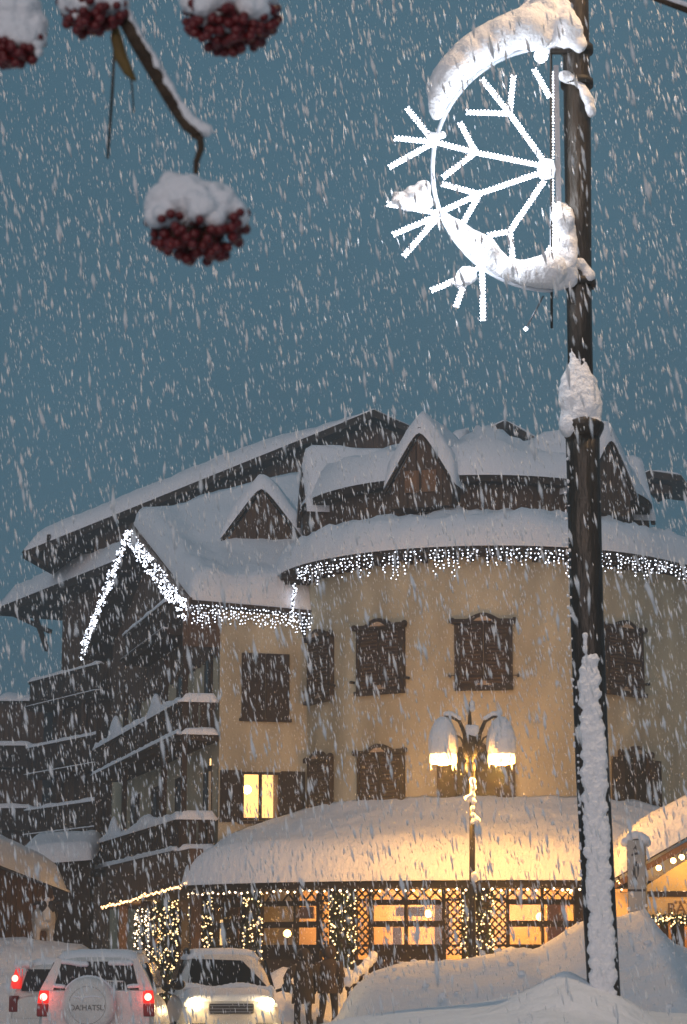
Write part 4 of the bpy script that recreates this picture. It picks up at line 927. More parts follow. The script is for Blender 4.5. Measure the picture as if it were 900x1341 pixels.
for k in range(3):
    q = Kp(886 + 6 * k, 1181); pts = [Vector((q.x, KD + .075, q.z)) + Vector((math.sin(i * math.pi / 5), 0, math.cos(i * math.pi / 5))) * (.04 if i % 2 == 0 else .017) for i in range(10)]
    MB().prism(pts, (0, -.01, 0)).build('star', 'sign_letters', sb)
for px in (852, 872, 893, 925, 985): MB().box(Vector((Kp(px, 1230).x, KD + .15, zat(1200, KD) / 2)), (.14, .14, zat(1200, KD))).build('post', 'wood_dark', bar_)
MB().box(Vector((ft.x, KD + 2.2, 1.5)), (4.6, .1, 3.0)).build('back_wall', 'interior', bar_)
for px in (882, 908): MB().box(Vector((Kp(px, 1230).x + .1, KD + 1.9, 1.7)), (.5, .06, 1.8)).build('door', 'wood_warm', bar_)
point('porch_light', Vector((ft.x - .6, KD + 1.2, 2.6)), 90, (1, .55, .18), bar_, .1); point('gable_light', Vector((ft.x - .3, KD - .55, zb_ - .02)), 45, (1, .56, .16), bar_, .08)
for px, py in ((811, 1156), (863, 1136), (882, 1126.5), (893, 1122), (904, 1116), (930, 1101), (950, 1090)):
    q = Kp(px, py, -.10); o_ = MB().ball(q, .055, 8, 6).build('bulb', 'bulb_amber', bar_, smooth=True); MB().tube([q + UP * .05, q + UP * .12], .02, 6).build('socket', 'metal_dark', bar_)
o_ = thing('porch_garland', 'evergreen garland with tiny lights under the bar sign board', 'garland', Kp(880, 1203)); lf = MB(); pts = []
for i in range(420):
    p = Kp(random.uniform(848, 960), 1204 + random.gauss(0, 3.2), .02 + random.uniform(-.1, .05)); d1 = Vector((random.gauss(0, 1), random.gauss(0, 1), random.gauss(0, 1))).normalized() * .10; d2 = d1.cross(Vector((.3, .2, 1))).normalized() * .03
    lf.add([p - d1, p + d2, p + d1, p - d2], [[0, 1, 2, 3]])
    if i % 4 == 0: pts.append(p + Vector((0, -.08, 0)))
lf.build('greenery', 'foliage', o_)['kind'] = 'stuff'; bulbs(pts, .02, 'bulbs', 'bulb_warm', o_)

# bench back poking out of the bank
be = thing('snowed_bench', 'dark slatted bench back half buried in the snow bank beside the walkers', 'bench', P(470, 1285, 42))
ba, bb2 = P(458, 1303, 42.0), P(488, 1272, 42.6); d_ = (bb2 - ba)
for k in range(5):
    p = ba + d_ * (k / 4); MB().beam(p - UP * .35, p + UP * .14, .03, .08, (1, 0, 0)).build('slat', 'wood_dark', be)
MB().beam(ba + UP * .16 - d_ * .1, bb2 + UP * .16 + d_ * .1, .06, .07).build('top_rail', 'wood_dark', be)
blob('bench_snow', [(ba.lerp(bb2, -.05 + i * .055) + UP * (.24 + .03 * math.sin(i)), .085 + .02 * math.sin(i * 1.7)) for i in range(21)], be, 'snow', .025, .02)
blob('bench_snow', [(ba.lerp(bb2, .72) + UP * (.2 - .09 * i) + Vector((0, -.05, 0)), .07 - .006 * i) for i in range(5)], be, 'snow', .025, .02)

# ------------------------------------------------------------------ low chalet and neighbour building at the far left
lc = thing('low_chalet', 'low dark chalet with a deep snow roof at the left edge behind the cars', 'chalet', (P(20, 1250, 56).x, 56, 0))
e0, e1 = P(-70, 1104, 50), P(92, 1167, 59); dv = (e1 - e0); dv.z = 0; dv.normalize(); nb_ = Vector((-dv.y, dv.x, 0)); nb_ = nb_ if nb_.x < 0 else -nb_
rows = [[e0.lerp(e1, i / 30) + nb_ * (3.0 * j / 12) + UP * (1.5 * (j / 12)) for j in range(13)] for i in range(31)]
MB().grid([[p - UP * .05 for p in r] for r in rows]).build('roof', 'wood_dark', lc)
snow_sheet('roof_snow', rows, .55, lc, (.6, .8, .45, .3), namp=.06, nsc=1, m='snow_roof')
wa, wb = e0 + nb_ * .5, e1 + nb_ * .5
cw = MB().prism([Vector((*wa.xy, 0)), Vector((*wb.xy, 0)), Vector((*wb.xy, wb.z + .1)), Vector((*wa.xy, wa.z + .1))], nb_ * .2).build('wall', 'wood_dark', lc)
for i in range(22):
    p0, p1 = wa.lerp(wb, (i + .06) / 22) - nb_ * .004, wa.lerp(wb, (i + .94) / 22) - nb_ * .004
    MB().prism([Vector((*p0.xy, .2)), Vector((*p1.xy, .2)), Vector((*p1.xy, p1.z + .05)), Vector((*p0.xy, p0.z + .05))], -nb_ * .04).build('plank', 'wood', cw)
rd = thing('rear_shed', 'shed with a bluish snow roof between the low chalet and the hotel balconies', 'shed', (P(80, 1250, 63).x, 63, 0))
s0, s1 = P(20, 1132, 62.5), P(121, 1124, 62.5)
rows = [[s0.lerp(s1, i / 24) + Vector((0, 3.0 * j / 10, .55 * j / 10)) for j in range(11)] for i in range(25)]
MB().grid([[p - UP * .05 for p in r] for r in rows]).build('roof', 'wood_dark', rd); snow_sheet('roof_snow', rows, .42, rd, (.3, .3, .35, .3), namp=.05, m='snow_roof')
MB().prism([Vector((s0.x + .2, 63, 0)), Vector((s1.x - .1, 63, 0)), Vector((s1.x - .1, 63, s1.z)), Vector((s0.x + .2, 63, s0.z))], (0, 1, 0)).build('wall', 'wood_dark', rd)
nbh = thing('neighbour_house', 'dark timber house with balconies beyond the hotel at the left edge', 'house', (P(0, 1250, 88).x, 88, 0))
def Np(px, py, dy=0): return P(px, py, 88 + dy)
MB().prism([Np(-160, 1250), Np(52, 1250), Np(52, 918), Np(-160, 918)], (0, 5, 0)).build('wall', 'wood_dark', nbh)
for i in range(16):
    a_, b2_ = Np(-70 + 7.6 * i + .4, 1200, -.01), Np(-70 + 7.6 * (i + 1) - .4, 1200, -.01); MB().prism([a_, b2_, Vector((b2_.x, b2_.y, zat(920, 88))), Vector((a_.x, a_.y, zat(920, 88)))], (0, -.05, 0)).build('plank', 'wood', nbh)
rows = [[Np(-165 + 221 * i / 30, 918) + Vector((0, lerp(-.4, 5, j / 8), 0)) for j in range(9)] for i in range(31)]
snow_sheet('roof_snow', rows, .30, nbh, (.3, .3, .4, .3), namp=.18, nsc=.9, m='snow_roof')
for y0, y1 in ((974, 1002), (1056, 1084)):
    p0, p1 = Np(-160, y1, -1), Np(44, y1, -1); bo = MB().box((p0 + p1) / 2 + Vector((0, .5, 0)), ((p1 - p0).length, 1.0, .15)).build('balcony', 'wood_dark', nbh)
    for i in range(26): c = p0.lerp(p1, (i + .5) / 26) + UP * .38; inst(bal_me, bo, Matrix.Translation(c - ORG[nbh.name]) @ Matrix.Diagonal((.17, .04, .66, 1)), 'baluster')
    MB().box((p0 + p1) / 2 + UP * .74, ((p1 - p0).length, .1, .08)).build('top_rail', 'wood_dark', bo)
    rows = [[p0.lerp(p1, i / 24) + UP * .78 + Vector((0, lerp(-.1, .1, j / 4), 0)) for j in range(5)] for i in range(25)]
    snow_sheet('rail_snow', rows, .12, bo, (.1, .1, .07, .07), namp=.03, nsc=2)

# cow figure on the bank before the low chalet
CD = 53.5; cwp = P(57, 1237, CD); cow = local_thing('cow_statue', 'black and white cow figure standing on the snow bank before the low chalet', 'statue', cwp + UP * -.05, R(12))
b = MB()
secs = [(-.42, .30, .66), (-.36, .24, .68), (-.1, .235, .66), (.4, .25, .66), (.75, .23, .68), (.85, .12, .70)]
rows = []
for y_, r_, z_ in secs:
    rows.append([Vector((r_ * math.cos(a) * (1 if y_ > -.4 else .6), y_, z_ + r_ * 1.15 * math.sin(a) * (1 if y_ > -.4 else .6))) for a in [i * math.pi / 7 for i in range(15)]])
b.grid(rows); b.add(rows[0][:-1], [list(range(14))]); b.add(rows[-1][:-1], [list(range(14))[::-1]])
b.tube([(0, -.30, .78), (0, -.52, .90), (0, -.68, .90), (0, -.84, .70), (0, -.90, .58)], [.19, .17, .16, .12, .10], 12)
for x, y_ in ((-.15, -.25), (.15, -.25), (-.15, .6), (.15, .6)): b.tube([(x, y_, .6), (x * 1.05, y_ - .02, .34), (x, y_ + .02, .26), (x, y_, -.02)], [.10, .065, .05, .055], 8)
bd = b.build('body', 'cow_white', cow, smooth=True)
rm = bd.modifiers.new('r', 'REMESH'); rm.mode = 'VOXEL'; rm.voxel_size = .03; rm.use_smooth_shade = True; rm = bd.modifiers.new('s', 'SMOOTH'); rm.iterations = 4
for s_ in (-1, 1):
    MB().tube([(s_ * .12, -.66, .98), (s_ * .24, -.64, 1.0), (s_ * .33, -.64, .94)], [.03, .05, .015], 8).build('ear', 'cow_black', cow, smooth=True)
    MB().tube([(s_ * .08, -.66, 1.03), (s_ * .15, -.66, 1.10), (s_ * .13, -.68, 1.18)], [.025, .02, .006], 8).build('horn', 'stone_trim', cow, smooth=True)
    MB().ball((s_ * .09, -.77, .90), .12, 10, 7, (.8, 1, 1.2)).build('face_patch', 'cow_black', cow, smooth=True)
MB().ball((.20, -.05, .74), .19, 10, 7, (.55, 1.3, 1)).build('flank_patch', 'cow_black', cow, smooth=True)
blob('snow_cap', [((random.uniform(-.1, .1), random.uniform(-.3, .7), .93), .09) for _ in range(16)], cow, 'snow', .03, .01)
blob('head_snow', [((0, -.66, 1.06), .07), ((.02, -.64, 1.07), .06)], cow, 'snow', .02, 0)

# ------------------------------------------------------------------ cars
def loft_body(stations, name, m, root, n=20, sub=1):
    """stations: (y, halfwidth at sill, halfwidth at belt, z sill, z top)"""
    rows = []
    for y_, ws, wb, zs, zt in stations:
        q = []
        for i in range(n + 1):
            a = math.pi * i / n; cx, sx = math.cos(a), math.sin(a)
            e = .38; X = math.copysign(abs(cx) ** e, cx); Z = sx ** .42
            q.append(Vector((X * lerp(ws, wb, Z), y_, lerp(zs, zt, Z))))
        rows.append(q)
    mb = MB().grid(rows); mb.add(rows[0], [list(range(n + 1))]); mb.add(rows[-1], [list(range(n + 1))[::-1]])
    mb.add([p for r in (rows[0], rows[-1]) for p in (r[0], r[-1])], [[0, 1, 3, 2]])
    o = mb.build(name, m, root, smooth=True); bv = o.modifiers.new('b', 'BEVEL'); bv.width = .03; bv.segments = 3; bv.limit_method = 'ANGLE'; bv.angle_limit = R(50)
    return o
def wheel(root, x, y, r=.34):
    w_ = MB(); rows = []
    for dx, rr in ((-.11, r * .72), (-.11, r * .95), (-.07, r), (.07, r), (.11, r * .95), (.11, r * .72)): rows.append([Vector((x + dx, y + rr * math.cos(a), r + rr * math.sin(a))) for a in [k * math.pi / 12 for k in range(25)]])
    o = w_.grid(rows).build('wheel', 'tyre', root, smooth=True); s_ = 1 if x > 0 else -1
    h = MB().grid([[Vector((x + s_ * .07, y + rr * math.cos(a), r + rr * math.sin(a))) for a in [k * math.pi / 12 for k in range(25)]] for rr in (.01, r * .3, r * .74)]); h.build('rim', 'metal_grey', o, smooth=True)
def car(name, label, loc, rz, facing, width=.86, belt=1.10, roof=1.66, L_=3.95, hood=.98):
    """local: front at -y when facing camera ('front'), rear at -y when 'rear'"""
    c = local_thing(name, label, 'car', loc, rz, 'cars on the snowy street'); W_ = width
    f = 1 if facing == 'rear' else -1
    if facing == 'rear':
        st = [(-.0, W_ * .90, W_ * .93, .42, belt - .02), (.10, W_ * .98, W_ * .98, .36, belt), (1.0, W_, W_ * .99, .34, belt), (2.3, W_, W_ * .99, .34, belt), (2.9, W_, W_ * .97, .34, belt - .04), (3.6, W_ * .97, W_ * .92, .36, hood - .04), (3.85, W_ * .90, W_ * .84, .42, hood - .16), (L_, W_ * .80, W_ * .7, .48, hood - .3)]
        cs = [(.06, W_ * .93, W_ * .66, belt - .06, roof - .10), (.16, W_ * .95, W_ * .68, belt - .06, roof - .02), (.6, W_ * .96, W_ * .70, belt - .06, roof), (1.6, W_ * .96, W_ * .70, belt - .06, roof), (2.0, W_ * .96, W_ * .69, belt - .06, roof - .06), (2.75, W_ * .93, W_ * .74, belt - .06, belt + .05)]
    else:
        st = [(0, W_ * .78, W_ * .70, .48, hood - .22), (.10, W_ * .90, W_ * .84, .42, hood - .10), (.35, W_ * .98, W_ * .92, .36, hood - .02), (1.0, W_, W_ * .97, .34, belt - .03), (1.6, W_, W_ * .99, .34, belt), (3.0, W_, W_ * .99, .34, belt), (L_ - .1, W_ * .98, W_ * .98, .36, belt), (L_, W_ * .9, W_ * .93, .42, belt - .02)]
        cs = [(1.05, W_ * .90, W_ * .78, belt - .10, belt + .0), (1.72, W_ * .95, W_ * .70, belt - .06, roof - .06), (2.1, W_ * .96, W_ * .71, belt - .06, roof), (3.2, W_ * .96, W_ * .70, belt - .06, roof), (L_ - .2, W_ * .95, W_ * .68, belt - .06, roof - .02), (L_ - .06, W_ * .93, W_ * .66, belt - .06, roof - .1)]
    loft_body(st, 'body', 'paint_white', c); loft_body(cs, 'cabin', 'paint_snowy', c)
    for x in (-W_ + .08, W_ - .08):
        for y_ in (.75, 3.15): wheel(c, x, y_)
    for s_ in (-1, 1):                                                   # side windows and mirrors
        y0, y1 = (.45, 2.0) if facing == 'rear' else (1.75, 3.3); ym = (y0 + y1) / 2
        for a, b2 in ((y0, ym - .03), (ym + .03, y1)):
            MB().prism([Vector((s_ * W_ * .945, a, belt + .03)), Vector((s_ * W_ * .945, b2, belt + .03)), Vector((s_ * W_ * .765, b2, roof - .12)), Vector((s_ * W_ * .765, a, roof - .12))], Vector((s_ * .03, 0, .008))).build('side_window', 'car_glass', c)
        my = 2.25 if facing == 'rear' else 1.35
        mr = MB().ball((s_ * (W_ + .17), my, belt + .06), .12, 10, 7, (1.0, .5, .72)).build('mirror', 'black_plastic', c, smooth=True)
        MB().tube([(s_ * (W_ - .04), my, belt + .0), (s_ * (W_ + .10), my, belt + .04)], .03, 6).build('mirror_arm', 'black_plastic', c)
    rows = [[Vector((lerp(-W_ * .70, W_ * .70, i / 16), lerp(.14 if facing == 'rear' else 1.95, 1.9 if facing == 'rear' else L_ - .15, j / 10), roof - .04 - .05 * (2 * i / 16 - 1) ** 4)) for j in range(11)] for i in range(17)]
    snow_sheet('roof_snow', rows, .10, c, (.15, .15, .15, .15), namp=.02, nsc=3, m='snow_near')
    return c, W_
# white off-roader seen from behind, spare wheel on its tail
p = P(127, 1255, 34.6)
c, W_ = car('parked_car', 'white off-roader seen from behind with round spare wheel cover and red tail lights', (p.x, 34.6, 0), 0, 'rear', width=.88, belt=1.24, roof=1.76, L_=3.9, hood=1.05)
gb, gt = 1.26, 1.66
MB().prism([Vector((x, y_, z)) for x, y_, z in ((-.64, -.035, gb), (.64, -.035, gb), (.53, .03, gt), (-.53, .03, gt))], (0, .02, .0)).build('rear_window', 'car_glass', c)
for s_ in (-1, 1):
    MB().prism([Vector((s_ * x, y_, z)) for x, y_, z in ((.64, -.04, gb - .02), (.84, -.02, gb - .02), (.60, .03, gt + .06), (.52, .02, gt + .02))], (0, .06, .0)).build('pillar', 'paint_white', c)
MB().prism([Vector((x, -.045, z)) for x, z in ((-.80, .55), (.80, .55), (.80, 1.10), (.74, 1.24), (-.74, 1.24), (-.80, 1.10))], (0, .05, 0)).build('tailgate', 'paint_snowy', c, bevel=.015)
blob('window_snow', [(Vector((x, -.0, gt - .02 + .02 * math.sin(x * 9))), .045) for x in np.linspace(-.5, -.16, 8)] + [(Vector((x, -.0, gt - .02)), .045) for x in np.linspace(.2, .5, 7)], c, 'snow_near', .015, .01)
blob('window_snow', [(Vector((s_ * x, -.03, gb + .03 * (1 + abs(x - .4) * 3))), .035) for s_ in (-1, 1) for x in np.linspace(.48, .62, 6)], c, 'snow_near', .012, .01)
sp_c = Vector((-.10, -.14, 1.03)); rows = []
for dy_, rr in ((-.14, .0), (-.14, .30), (-.12, .36), (-.07, .405), (.02, .41), (.12, .40), (.14, .36)): rows.append([sp_c + Vector((rr * math.cos(a), dy_, rr * math.sin(a))) for a in [k * math.pi / 20 for k in range(41)]])
cv = MB().grid(rows).build('spare_wheel_cover', 'paint_snowy', c, smooth=True)
MB().grid([[sp_c + Vector((rr * math.cos(a), -.142, rr * math.sin(a) + .0)) for a in [k * math.pi / 20 for k in range(41)]] for rr in (.27, .275)]).build('cover_seam', 'grey_print', cv)
text('DAIHATSU', .115, Matrix.Translation(sp_c + Vector((0, -.146, -.04))) @ Matrix.Rotation(R(90), 4, 'X') @ Matrix.Diagonal((.94, 1, 1, 1)), 'grey_print', cv, ext=.003)
blob('cover_snow', [(sp_c + Vector((.38 * math.cos(a), 0, .38 * math.sin(a) + .01)), .05) for a in np.linspace(.6, 2.5, 14)], cv, 'snow_near', .015, .01)
blob('ledge_snow', [(sp_c + Vector((x, -.142, .12 + .01 * math.sin(x * 20))), .018) for x in np.linspace(-.2, .2, 14)], cv, 'snow_near', .008, .004)
for s_ in (-1, 1):
    tl = MB().prism([Vector((s_ * x, -.06, z)) for x, z in ((.70, 1.05), (.87, 1.05), (.84, 1.24), (.70, 1.24))], (0, .10, 0)).build('tail_light', 'tail_red', c, bevel=.015)
    MB().prism([Vector((s_ * x, -.06, z)) for x, z in ((.71, .86), (.875, .86), (.87, 1.045), (.70, 1.045))], (0, .10, 0)).build('lower_lens', 'tail_dark', tl, bevel=.015)
    MB().ball((s_ * .775, -.07, 1.145), .055, 10, 7, (1, .4, 1)).build('bulb', 'tail_hot', tl, smooth=True)
    point('tail_glow', Vector((s_ * .775, -.18, 1.145)), 1.6, (1, .06, .03), c, .05)
MB().tube([(.10, -.03, gb + .12), (.40, -.03, gb + .11)], .014, 6).build('wiper', 'plate', c)
MB().box((0, -.06, .52), (1.66, .14, .26)).build('bumper', 'paint_snowy', c, bevel=.03)
for s_ in (-1, 1): MB().tube([(s_ * .56, .3, 1.80), (s_ * .56, 1.7, 1.80)], .025, 8).build('roof_rail', 'paint_snowy', c, smooth=True)
# oncoming white car with headlights on
p = P(303, 1255, 38.2)
c, W_ = car('oncoming_car', 'white snow covered car with bright headlights coming towards the camera', (p.x, 38.2, 0), R(7), 'front', width=.90, belt=1.16, roof=1.80, L_=4.2, hood=1.10)
MB().prism([Vector((x, y_, z)) for x, y_, z in ((-.66, 1.16, 1.24), (.68, 1.16, 1.24), (.30, 1.64, 1.66), (-.56, 1.68, 1.69))], (0, -.03, .012)).build('windscreen', 'car_glass', c)
blob('screen_snow', [(Vector((x, 1.10, 1.22 + .03 * math.sin(x * 7))), .07) for x in np.linspace(-.7, .75, 16)] + [(Vector((x, 1.3 + x * .2, 1.40 + .4 * (x - .4))), .035) for x in np.linspace(-.3, .1, 5)], c, 'snow_near', .02, .015)
rows = [[Vector((lerp(-.78, .78, i / 16), lerp(.16, 1.12, j / 10), lerp(1.0, 1.13, j / 10) - .05 * (2 * i / 16 - 1) ** 4)) for j in range(11)] for i in range(17)]
snow_sheet('bonnet_snow', rows, .09, c, (.15, .15, .12, .15), namp=.02, nsc=3, m='snow_near')
for s_ in (-1, 1):
    hl = MB().ball((s_ * .60, .06, .99), .10, 14, 9, (1.15, .7, .85)).build('headlight', 'head_hot', c, smooth=True)
    point('headlight_beam', Vector((s_ * .60, -.25, .95)), 5, (1, .62, .25), c, .1)
    MB().box((s_ * .55, -.02, .60), (.30, .06, .14)).build('fog_lamp_recess', 'black_plastic', c, bevel=.02)
MB().box((0, -.03, .90), (.74, .05, .16)).build('grille', 'black_plastic', c, bevel=.02)
for k in range(3): MB().box((0, -.065, .85 + .05 * k), (.70, .02, .018)).build('grille_bar', 'metal_grey', c)
MB().box((0, -.05, .66), (.52, .03, .12)).build('number_plate', 'plate', c, bevel=.005)
MB().box((0, -.02, .55), (1.6, .10, .22)).build('bumper', 'paint_white', c, bevel=.03)
for s_ in (-1, 1): MB().tube([(s_ * .60, 2.0, 1.80), (s_ * .60, 2.1, 1.86), (s_ * .60, 3.3, 1.86), (s_ * .60, 3.4, 1.80)], .025, 8).build('roof_rail', 'black_plastic', c, smooth=True)
# white car half hidden at the left edge
p = P(72, 1255, 41)
c, W_ = car('left_car', 'white car with a high red tail light cut off by the left edge', (p.x, 41, 0), R(-13), 'rear', width=.86, belt=1.08, roof=1.64, L_=4.1, hood=1.0)
MB().prism([Vector((x, y_, z)) for x, y_, z in ((-.62, -.03, 1.14), (.62, -.03, 1.14), (.52, .03, 1.52), (-.52, .03, 1.52))], (0, .02, .0)).build('rear_window', 'car_glass', c)
for s_ in (-1, 1):
    tl = MB().prism([Vector((s_ * x, y_, z)) for x, y_, z in ((.62, -.05, 1.18), (.83, -.05, 1.18), (.74, .0, 1.52), (.62, .0, 1.52))], (0, .08, 0)).build('tail_light', 'tail_red', c, bevel=.015)
    MB().prism([Vector((s_ * x, -.012, z)) for x, z in ((.68, .78), (.84, .78), (.84, 1.06), (.68, 1.06))], (0, .08, 0)).build('lower_lens', 'tail_dark', tl, bevel=.01)
    MB().ball((s_ * .72, -.05, 1.36), .06, 10, 7, (1, .5, 1)).build('bulb', 'tail_hot', tl, smooth=True)
MB().box((0, -.05, .55), (1.6, .12, .25)).build('bumper', 'paint_white', c, bevel=.03)
blob('tail_snow', [((-.7, .05, 1.60), .09), ((-.62, .05, 1.62), .08), ((-.5, .05, 1.62), .07)], c, 'snow_near', .02, .02)

# ------------------------------------------------------------------ two people walking away through the snow
def person(label, loc, rz, coat, pose, hgt=1.62, skirt=.72):
    o = local_thing('person', label, 'person', loc, rz, 'walkers on the snowy pavement'); k = hgt / 1.75
    J = dict(pel=(0, 0, .93), ch=(0, .01, 1.20), nk=(0, .0, 1.46), hd0=(0, -.0, 1.55), hd1=(0, -.01, 1.69), lsh=(-.19, 0, 1.40), rsh=(.19, 0, 1.40), lhp=(-.10, 0, .90), rhp=(.10, 0, .90)); J.update(pose)
    E = [('pel', 'ch'), ('ch', 'nk'), ('nk', 'hd0'), ('hd0', 'hd1'), ('ch', 'lsh'), ('lsh', 'lel'), ('lel', 'lwr'), ('lwr', 'lha'), ('ch', 'rsh'), ('rsh', 'rel'), ('rel', 'rwr'), ('rwr', 'rha'), ('pel', 'lhp'), ('lhp', 'lkn'), ('lkn', 'lan'), ('lan', 'lto'), ('pel', 'rhp'), ('rhp', 'rkn'), ('rkn', 'ran'), ('ran', 'rto')]
    rad = dict(pel=.15, ch=.16, nk=.065, hd0=.085, hd1=.10, lsh=.085, rsh=.085, lel=.065, rel=.065, lwr=.045, rwr=.045, lha=.05, rha=.05, lhp=.11, rhp=.11, lkn=.075, rkn=.075, lan=.06, ran=.06, lto=.05, rto=.05)
    names = list(J); me = bpy.data.meshes.new('body'); me.from_pydata([Vector(J[n]) * k for n in names], [(names.index(a), names.index(b)) for a, b in E], []); me.materials.append(MATS['trousers'])
    b = bpy.data.objects.new('body', me); col.objects.link(b); b.parent = o; sm = b.modifiers.new('s', 'SKIN'); sm.use_smooth_shade = True
    for i, n in enumerate(names): me.skin_vertices[0].data[i].radius = (rad[n] * k, rad[n] * k); me.skin_vertices[0].data[i].use_root = n == 'pel'
    sb_ = b.modifiers.new('sub', 'SUBSURF'); sb_.levels = 2; sb_.render_levels = 2
    prof = [(skirt, .25, .19), (skirt + .12, .245, .18), (1.0, .215, .165), (1.12, .21, .16), (1.30, .235, .165), (1.40, .225, .15), (1.47, .13, .12), (1.50, .09, .10)]
    rows = []
    for z, rx, ry in prof: rows.append([Vector((rx * math.cos(a) * (1 + .04 * math.sin(5 * a + z * 9)), ry * math.sin(a) * (1 + .05 * math.sin(4 * a)), z)) * k for a in [i * math.pi / 12 for i in range(25)]])
    MB().grid(rows).build('coat', coat, o, smooth=True)
    for s_ in 'lr':
        sh, el, wr = Vector(J[s_ + 'sh']), Vector(J[s_ + 'el']), Vector(J[s_ + 'wr'])
        MB().tube([sh * k, sh.lerp(el, .5) * k, el * k, el.lerp(wr, .5) * k, wr * k], [.105 * k, .10 * k, .09 * k, .085 * k, .07 * k], 12).build('sleeve', coat, o, smooth=True)
        ha = Vector(J[s_ + 'ha']); dv_ = (ha - wr).normalized(); g = MB().ball(ha * k, .05 * k, 10, 7, (.8, 1, 1.2)); sd_ = dv_.cross(Vector((1, 0, 0)))
        sd_ = sd_.normalized() if sd_.length > .1 else Vector((0, 1, 0))
        for i in range(4): q = ha + sd_ * (.03 * (i - 1.5)) * .8; g.tube([q * k, (q + dv_ * .06) * k, (q + dv_ * (.095 - .012 * abs(i - 1.2)) + Vector((0, .015, 0))) * k], [.014 * k, .013 * k, .009 * k], 6)
        g.tube([(ha + sd_ * .03) * k, (ha + sd_ * .065 + dv_ * .03) * k], [.014 * k, .010 * k], 6); g.build('glove', 'trousers', o, smooth=True)['kind'] = 'stuff'
        an, to = Vector(J[s_ + 'an']), Vector(J[s_ + 'to']); MB().tube([(an + UP * .18) * k, an * k, (an - UP * .03).lerp(to, .5) * k, to * k], [.075 * k, .075 * k, .065 * k, .05 * k], 10).build('boot', 'trousers', o, smooth=True)
    hd = Vector(J['hd0']).lerp(Vector(J['hd1']), .5)
    MB().ball(hd * k + Vector((0, -.02, .01)), .135 * k, 16, 12, (.95, 1.0, 1.12)).build('hood', coat, o, smooth=True)
    rows = [[(hd + Vector(((.125 + .035 * math.cos(b2)) * math.cos(a), .085 + .035 * math.sin(b2), (.135 + .035 * math.cos(b2)) * math.sin(a)))) * k for b2 in [j * math.pi / 4 for j in range(9)]] for a in [i * math.pi / 12 for i in range(25)]]
    MB().grid(rows).build('fur_trim', 'fur', o, smooth=True)
    MB().ball((hd + Vector((0, .055, -.01))) * k, .098 * k, 12, 9, (.85, 1, 1.15)).build('face', 'skin', o, smooth=True); MB().tube([(hd + Vector((0, .145, .01))) * k, (hd + Vector((0, .165, -.02))) * k], [.010 * k, .014 * k], 6).build('nose', 'skin', o, smooth=True)
    blob('shoulder_snow', [((Vector((x, 0, 1.45 - abs(x) * .22))) * k, .035) for x in np.linspace(-.2, .2, 9)], o, 'snow', .015, .01)
    return o
PD = 45.2; gz_ = H(P(402, 1300, PD).x, PD)
p1 = P(397, 1300, PD); p2 = P(430, 1300, PD + .3)
pz = zat(1346, PD)
person('person in a dark hooded coat with one elbow out, left of two walkers', (p1.x, PD, pz - .10), R(8), 'coat_dark', dict(lel=(-.36, -.05, 1.14), lwr=(-.30, .12, .94), lha=(-.27, .18, .90), rel=(.30, -.02, 1.12), rwr=(.27, .12, .92), rha=(.26, .17, .87), lkn=(-.12, .10, .48), lan=(-.13, .02, .08), lto=(-.14, .16, .04), rkn=(.10, -.03, .48), ran=(.10, -.24, .12), rto=(.11, -.14, .03)), 1.60, .62)
person('person in a brown hooded jacket and dark trousers, right of two walkers', (p2.x, PD + .3, pz - .06), R(-6), 'coat_brown', dict(lel=(-.28, -.04, 1.12), lwr=(-.24, .10, .92), lha=(-.22, .14, .87), rel=(.29, -.06, 1.13), rwr=(.26, .05, .90), rha=(.25, .09, .84), lkn=(-.13, -.02, .48), lan=(-.16, -.22, .12), lto=(-.17, -.10, .03), rkn=(.12, .10, .49), ran=(.13, .04, .08), rto=(.14, .18, .04)), 1.62, .78)

# clods thrown up by the plough
random.seed(21); mb = MB()
for i in range(150):
    x, y = (random.uniform(-.6, 8.2), random.uniform(34.5, 40.5)) if i < 110 else (random.uniform(-7.5, -.5), random.uniform(40, 47)); z = H(x, y); r = .02 + .06 * random.random() ** 3
    if z < .35 and i < 110: continue
    b = MB().ball((0, 0, 0), r, 6, 4, (random.uniform(.8, 1.4), random.uniform(.8, 1.4), random.uniform(.6, 1)))
    mb.add([v * random.uniform(.85, 1.15) + Vector((x, y, z + r * .25)) for v in b.v], b.f)
tag(mb.build('snow_clods', 'snow', None, smooth=True), 'small clods of ploughed snow scattered on the banks', 'snow clods', kind='stuff')
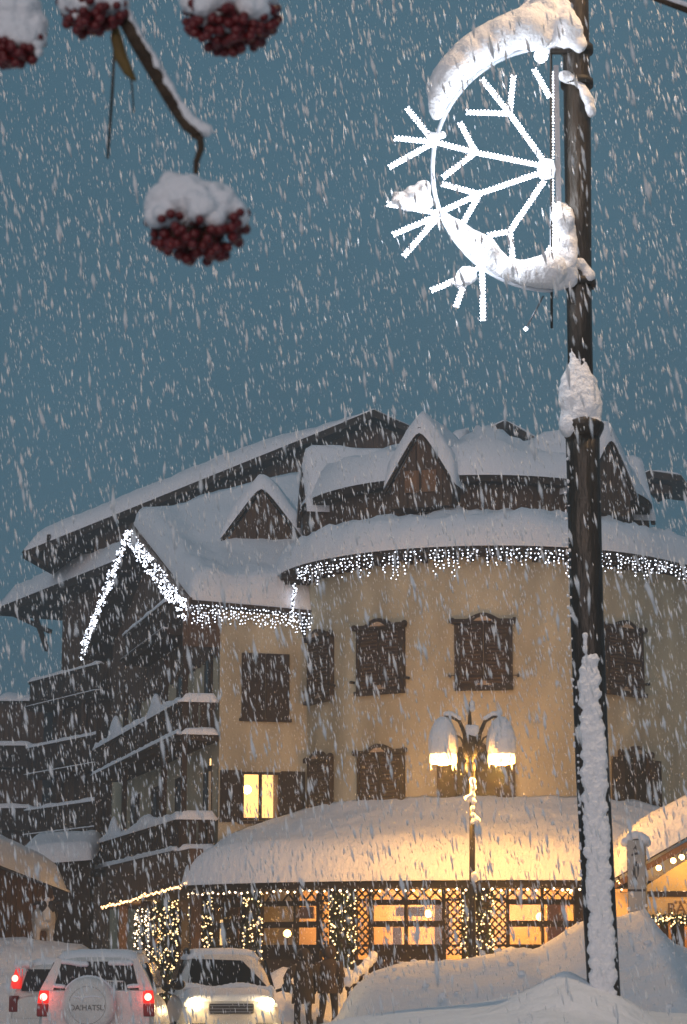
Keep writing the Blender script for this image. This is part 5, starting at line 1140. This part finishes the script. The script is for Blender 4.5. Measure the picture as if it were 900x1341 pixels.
# ------------------------------------------------------------------ falling snow
def flakes(n, lo, hi, wlo, whi, asp, excl=None):
    c = rng.uniform(lo, hi, (n, 3)); wd = wlo + (whi - wlo) * rng.random(n) ** 1.8; ln = wd * rng.uniform(asp[0], asp[1], n)
    dx = np.stack([.17 + rng.normal(0, .07, n), rng.normal(0, .10, n), -np.ones(n)], 1); dx /= np.linalg.norm(dx, axis=1)[:, None]
    u = np.cross(dx, np.stack([rng.normal(0, 1, n), rng.normal(0, 1, n), np.zeros(n)], 1)); u /= np.linalg.norm(u, axis=1)[:, None]; v = np.cross(dx, u)
    w_ = (wd / 2)[:, None]; l_ = (ln / 2)[:, None]; k = rng.uniform(-.35, .35, n)[:, None]; mid = c + dx * l_ * k
    V = np.stack([c - dx * l_, c + dx * l_, mid + u * w_, mid + v * w_, mid - u * w_, mid - v * w_], 1).reshape(-1, 3)
    f = np.array([[0, 2, 3], [0, 3, 4], [0, 4, 5], [0, 5, 2], [1, 3, 2], [1, 4, 3], [1, 5, 4], [1, 2, 5]]); Fc = (f[None] + 6 * np.arange(n)[:, None, None]).reshape(-1, 3)
    return V, Fc
parts = [flakes(62000, (-3.8, 4.5, 0.6), (3.8, 18, 9.8), .003, .0125, (4, 8.0)), flakes(34000, (-9, 18, .4), (10, 44, 22), .005, .012, (3, 6)), flakes(6000, (-5, 36, 1.2), (9, 44.3, 10), .009, .016, (2, 4)), flakes(900, (-2, 2.8, 1.0), (2, 6, 4.4), .003, .008, (2, 5))]
Vs = []; Fs = []; off = 0
for V, f in parts: Vs.append(V); Fs.append(f + off); off += len(V)
V = np.concatenate(Vs); Fc = np.concatenate(Fs); me = bpy.data.meshes.new('falling_snow')
me.vertices.add(len(V)); me.vertices.foreach_set('co', V.astype(np.float32).ravel()); me.loops.add(Fc.size); me.loops.foreach_set('vertex_index', Fc.astype(np.int32).ravel())
me.polygons.add(len(Fc)); me.polygons.foreach_set('loop_start', np.arange(0, Fc.size, 3, dtype=np.int32)); me.polygons.foreach_set('loop_total', np.full(len(Fc), 3, dtype=np.int32)); me.update(calc_edges=True)
me.materials.append(MATS['flake']); fo = bpy.data.objects.new('falling_snow', me); col.objects.link(fo); tag(fo, 'dense falling snowflakes filling the evening air', 'snowfall', kind='stuff')

# ------------------------------------------------------------------ snow-laden air
hz_ = MB().box((0, 50, 14.5), (270, 230, 31)).build('haze', 'snow', None); hz_['kind'] = 'stuff'
m = bpy.data.materials.new('haze'); m.use_nodes = True; t = m.node_tree; t.nodes.clear(); pv = t.nodes.new('ShaderNodeVolumePrincipled'); o = t.nodes.new('ShaderNodeOutputMaterial')
pv.inputs['Color'].default_value = (.84, .91, .97, 1); pv.inputs['Density'].default_value = 0.0042; pv.inputs['Anisotropy'].default_value = .35
t.links.new(pv.outputs[0], o.inputs['Volume']); hz_.data.materials.clear(); hz_.data.materials.append(m)
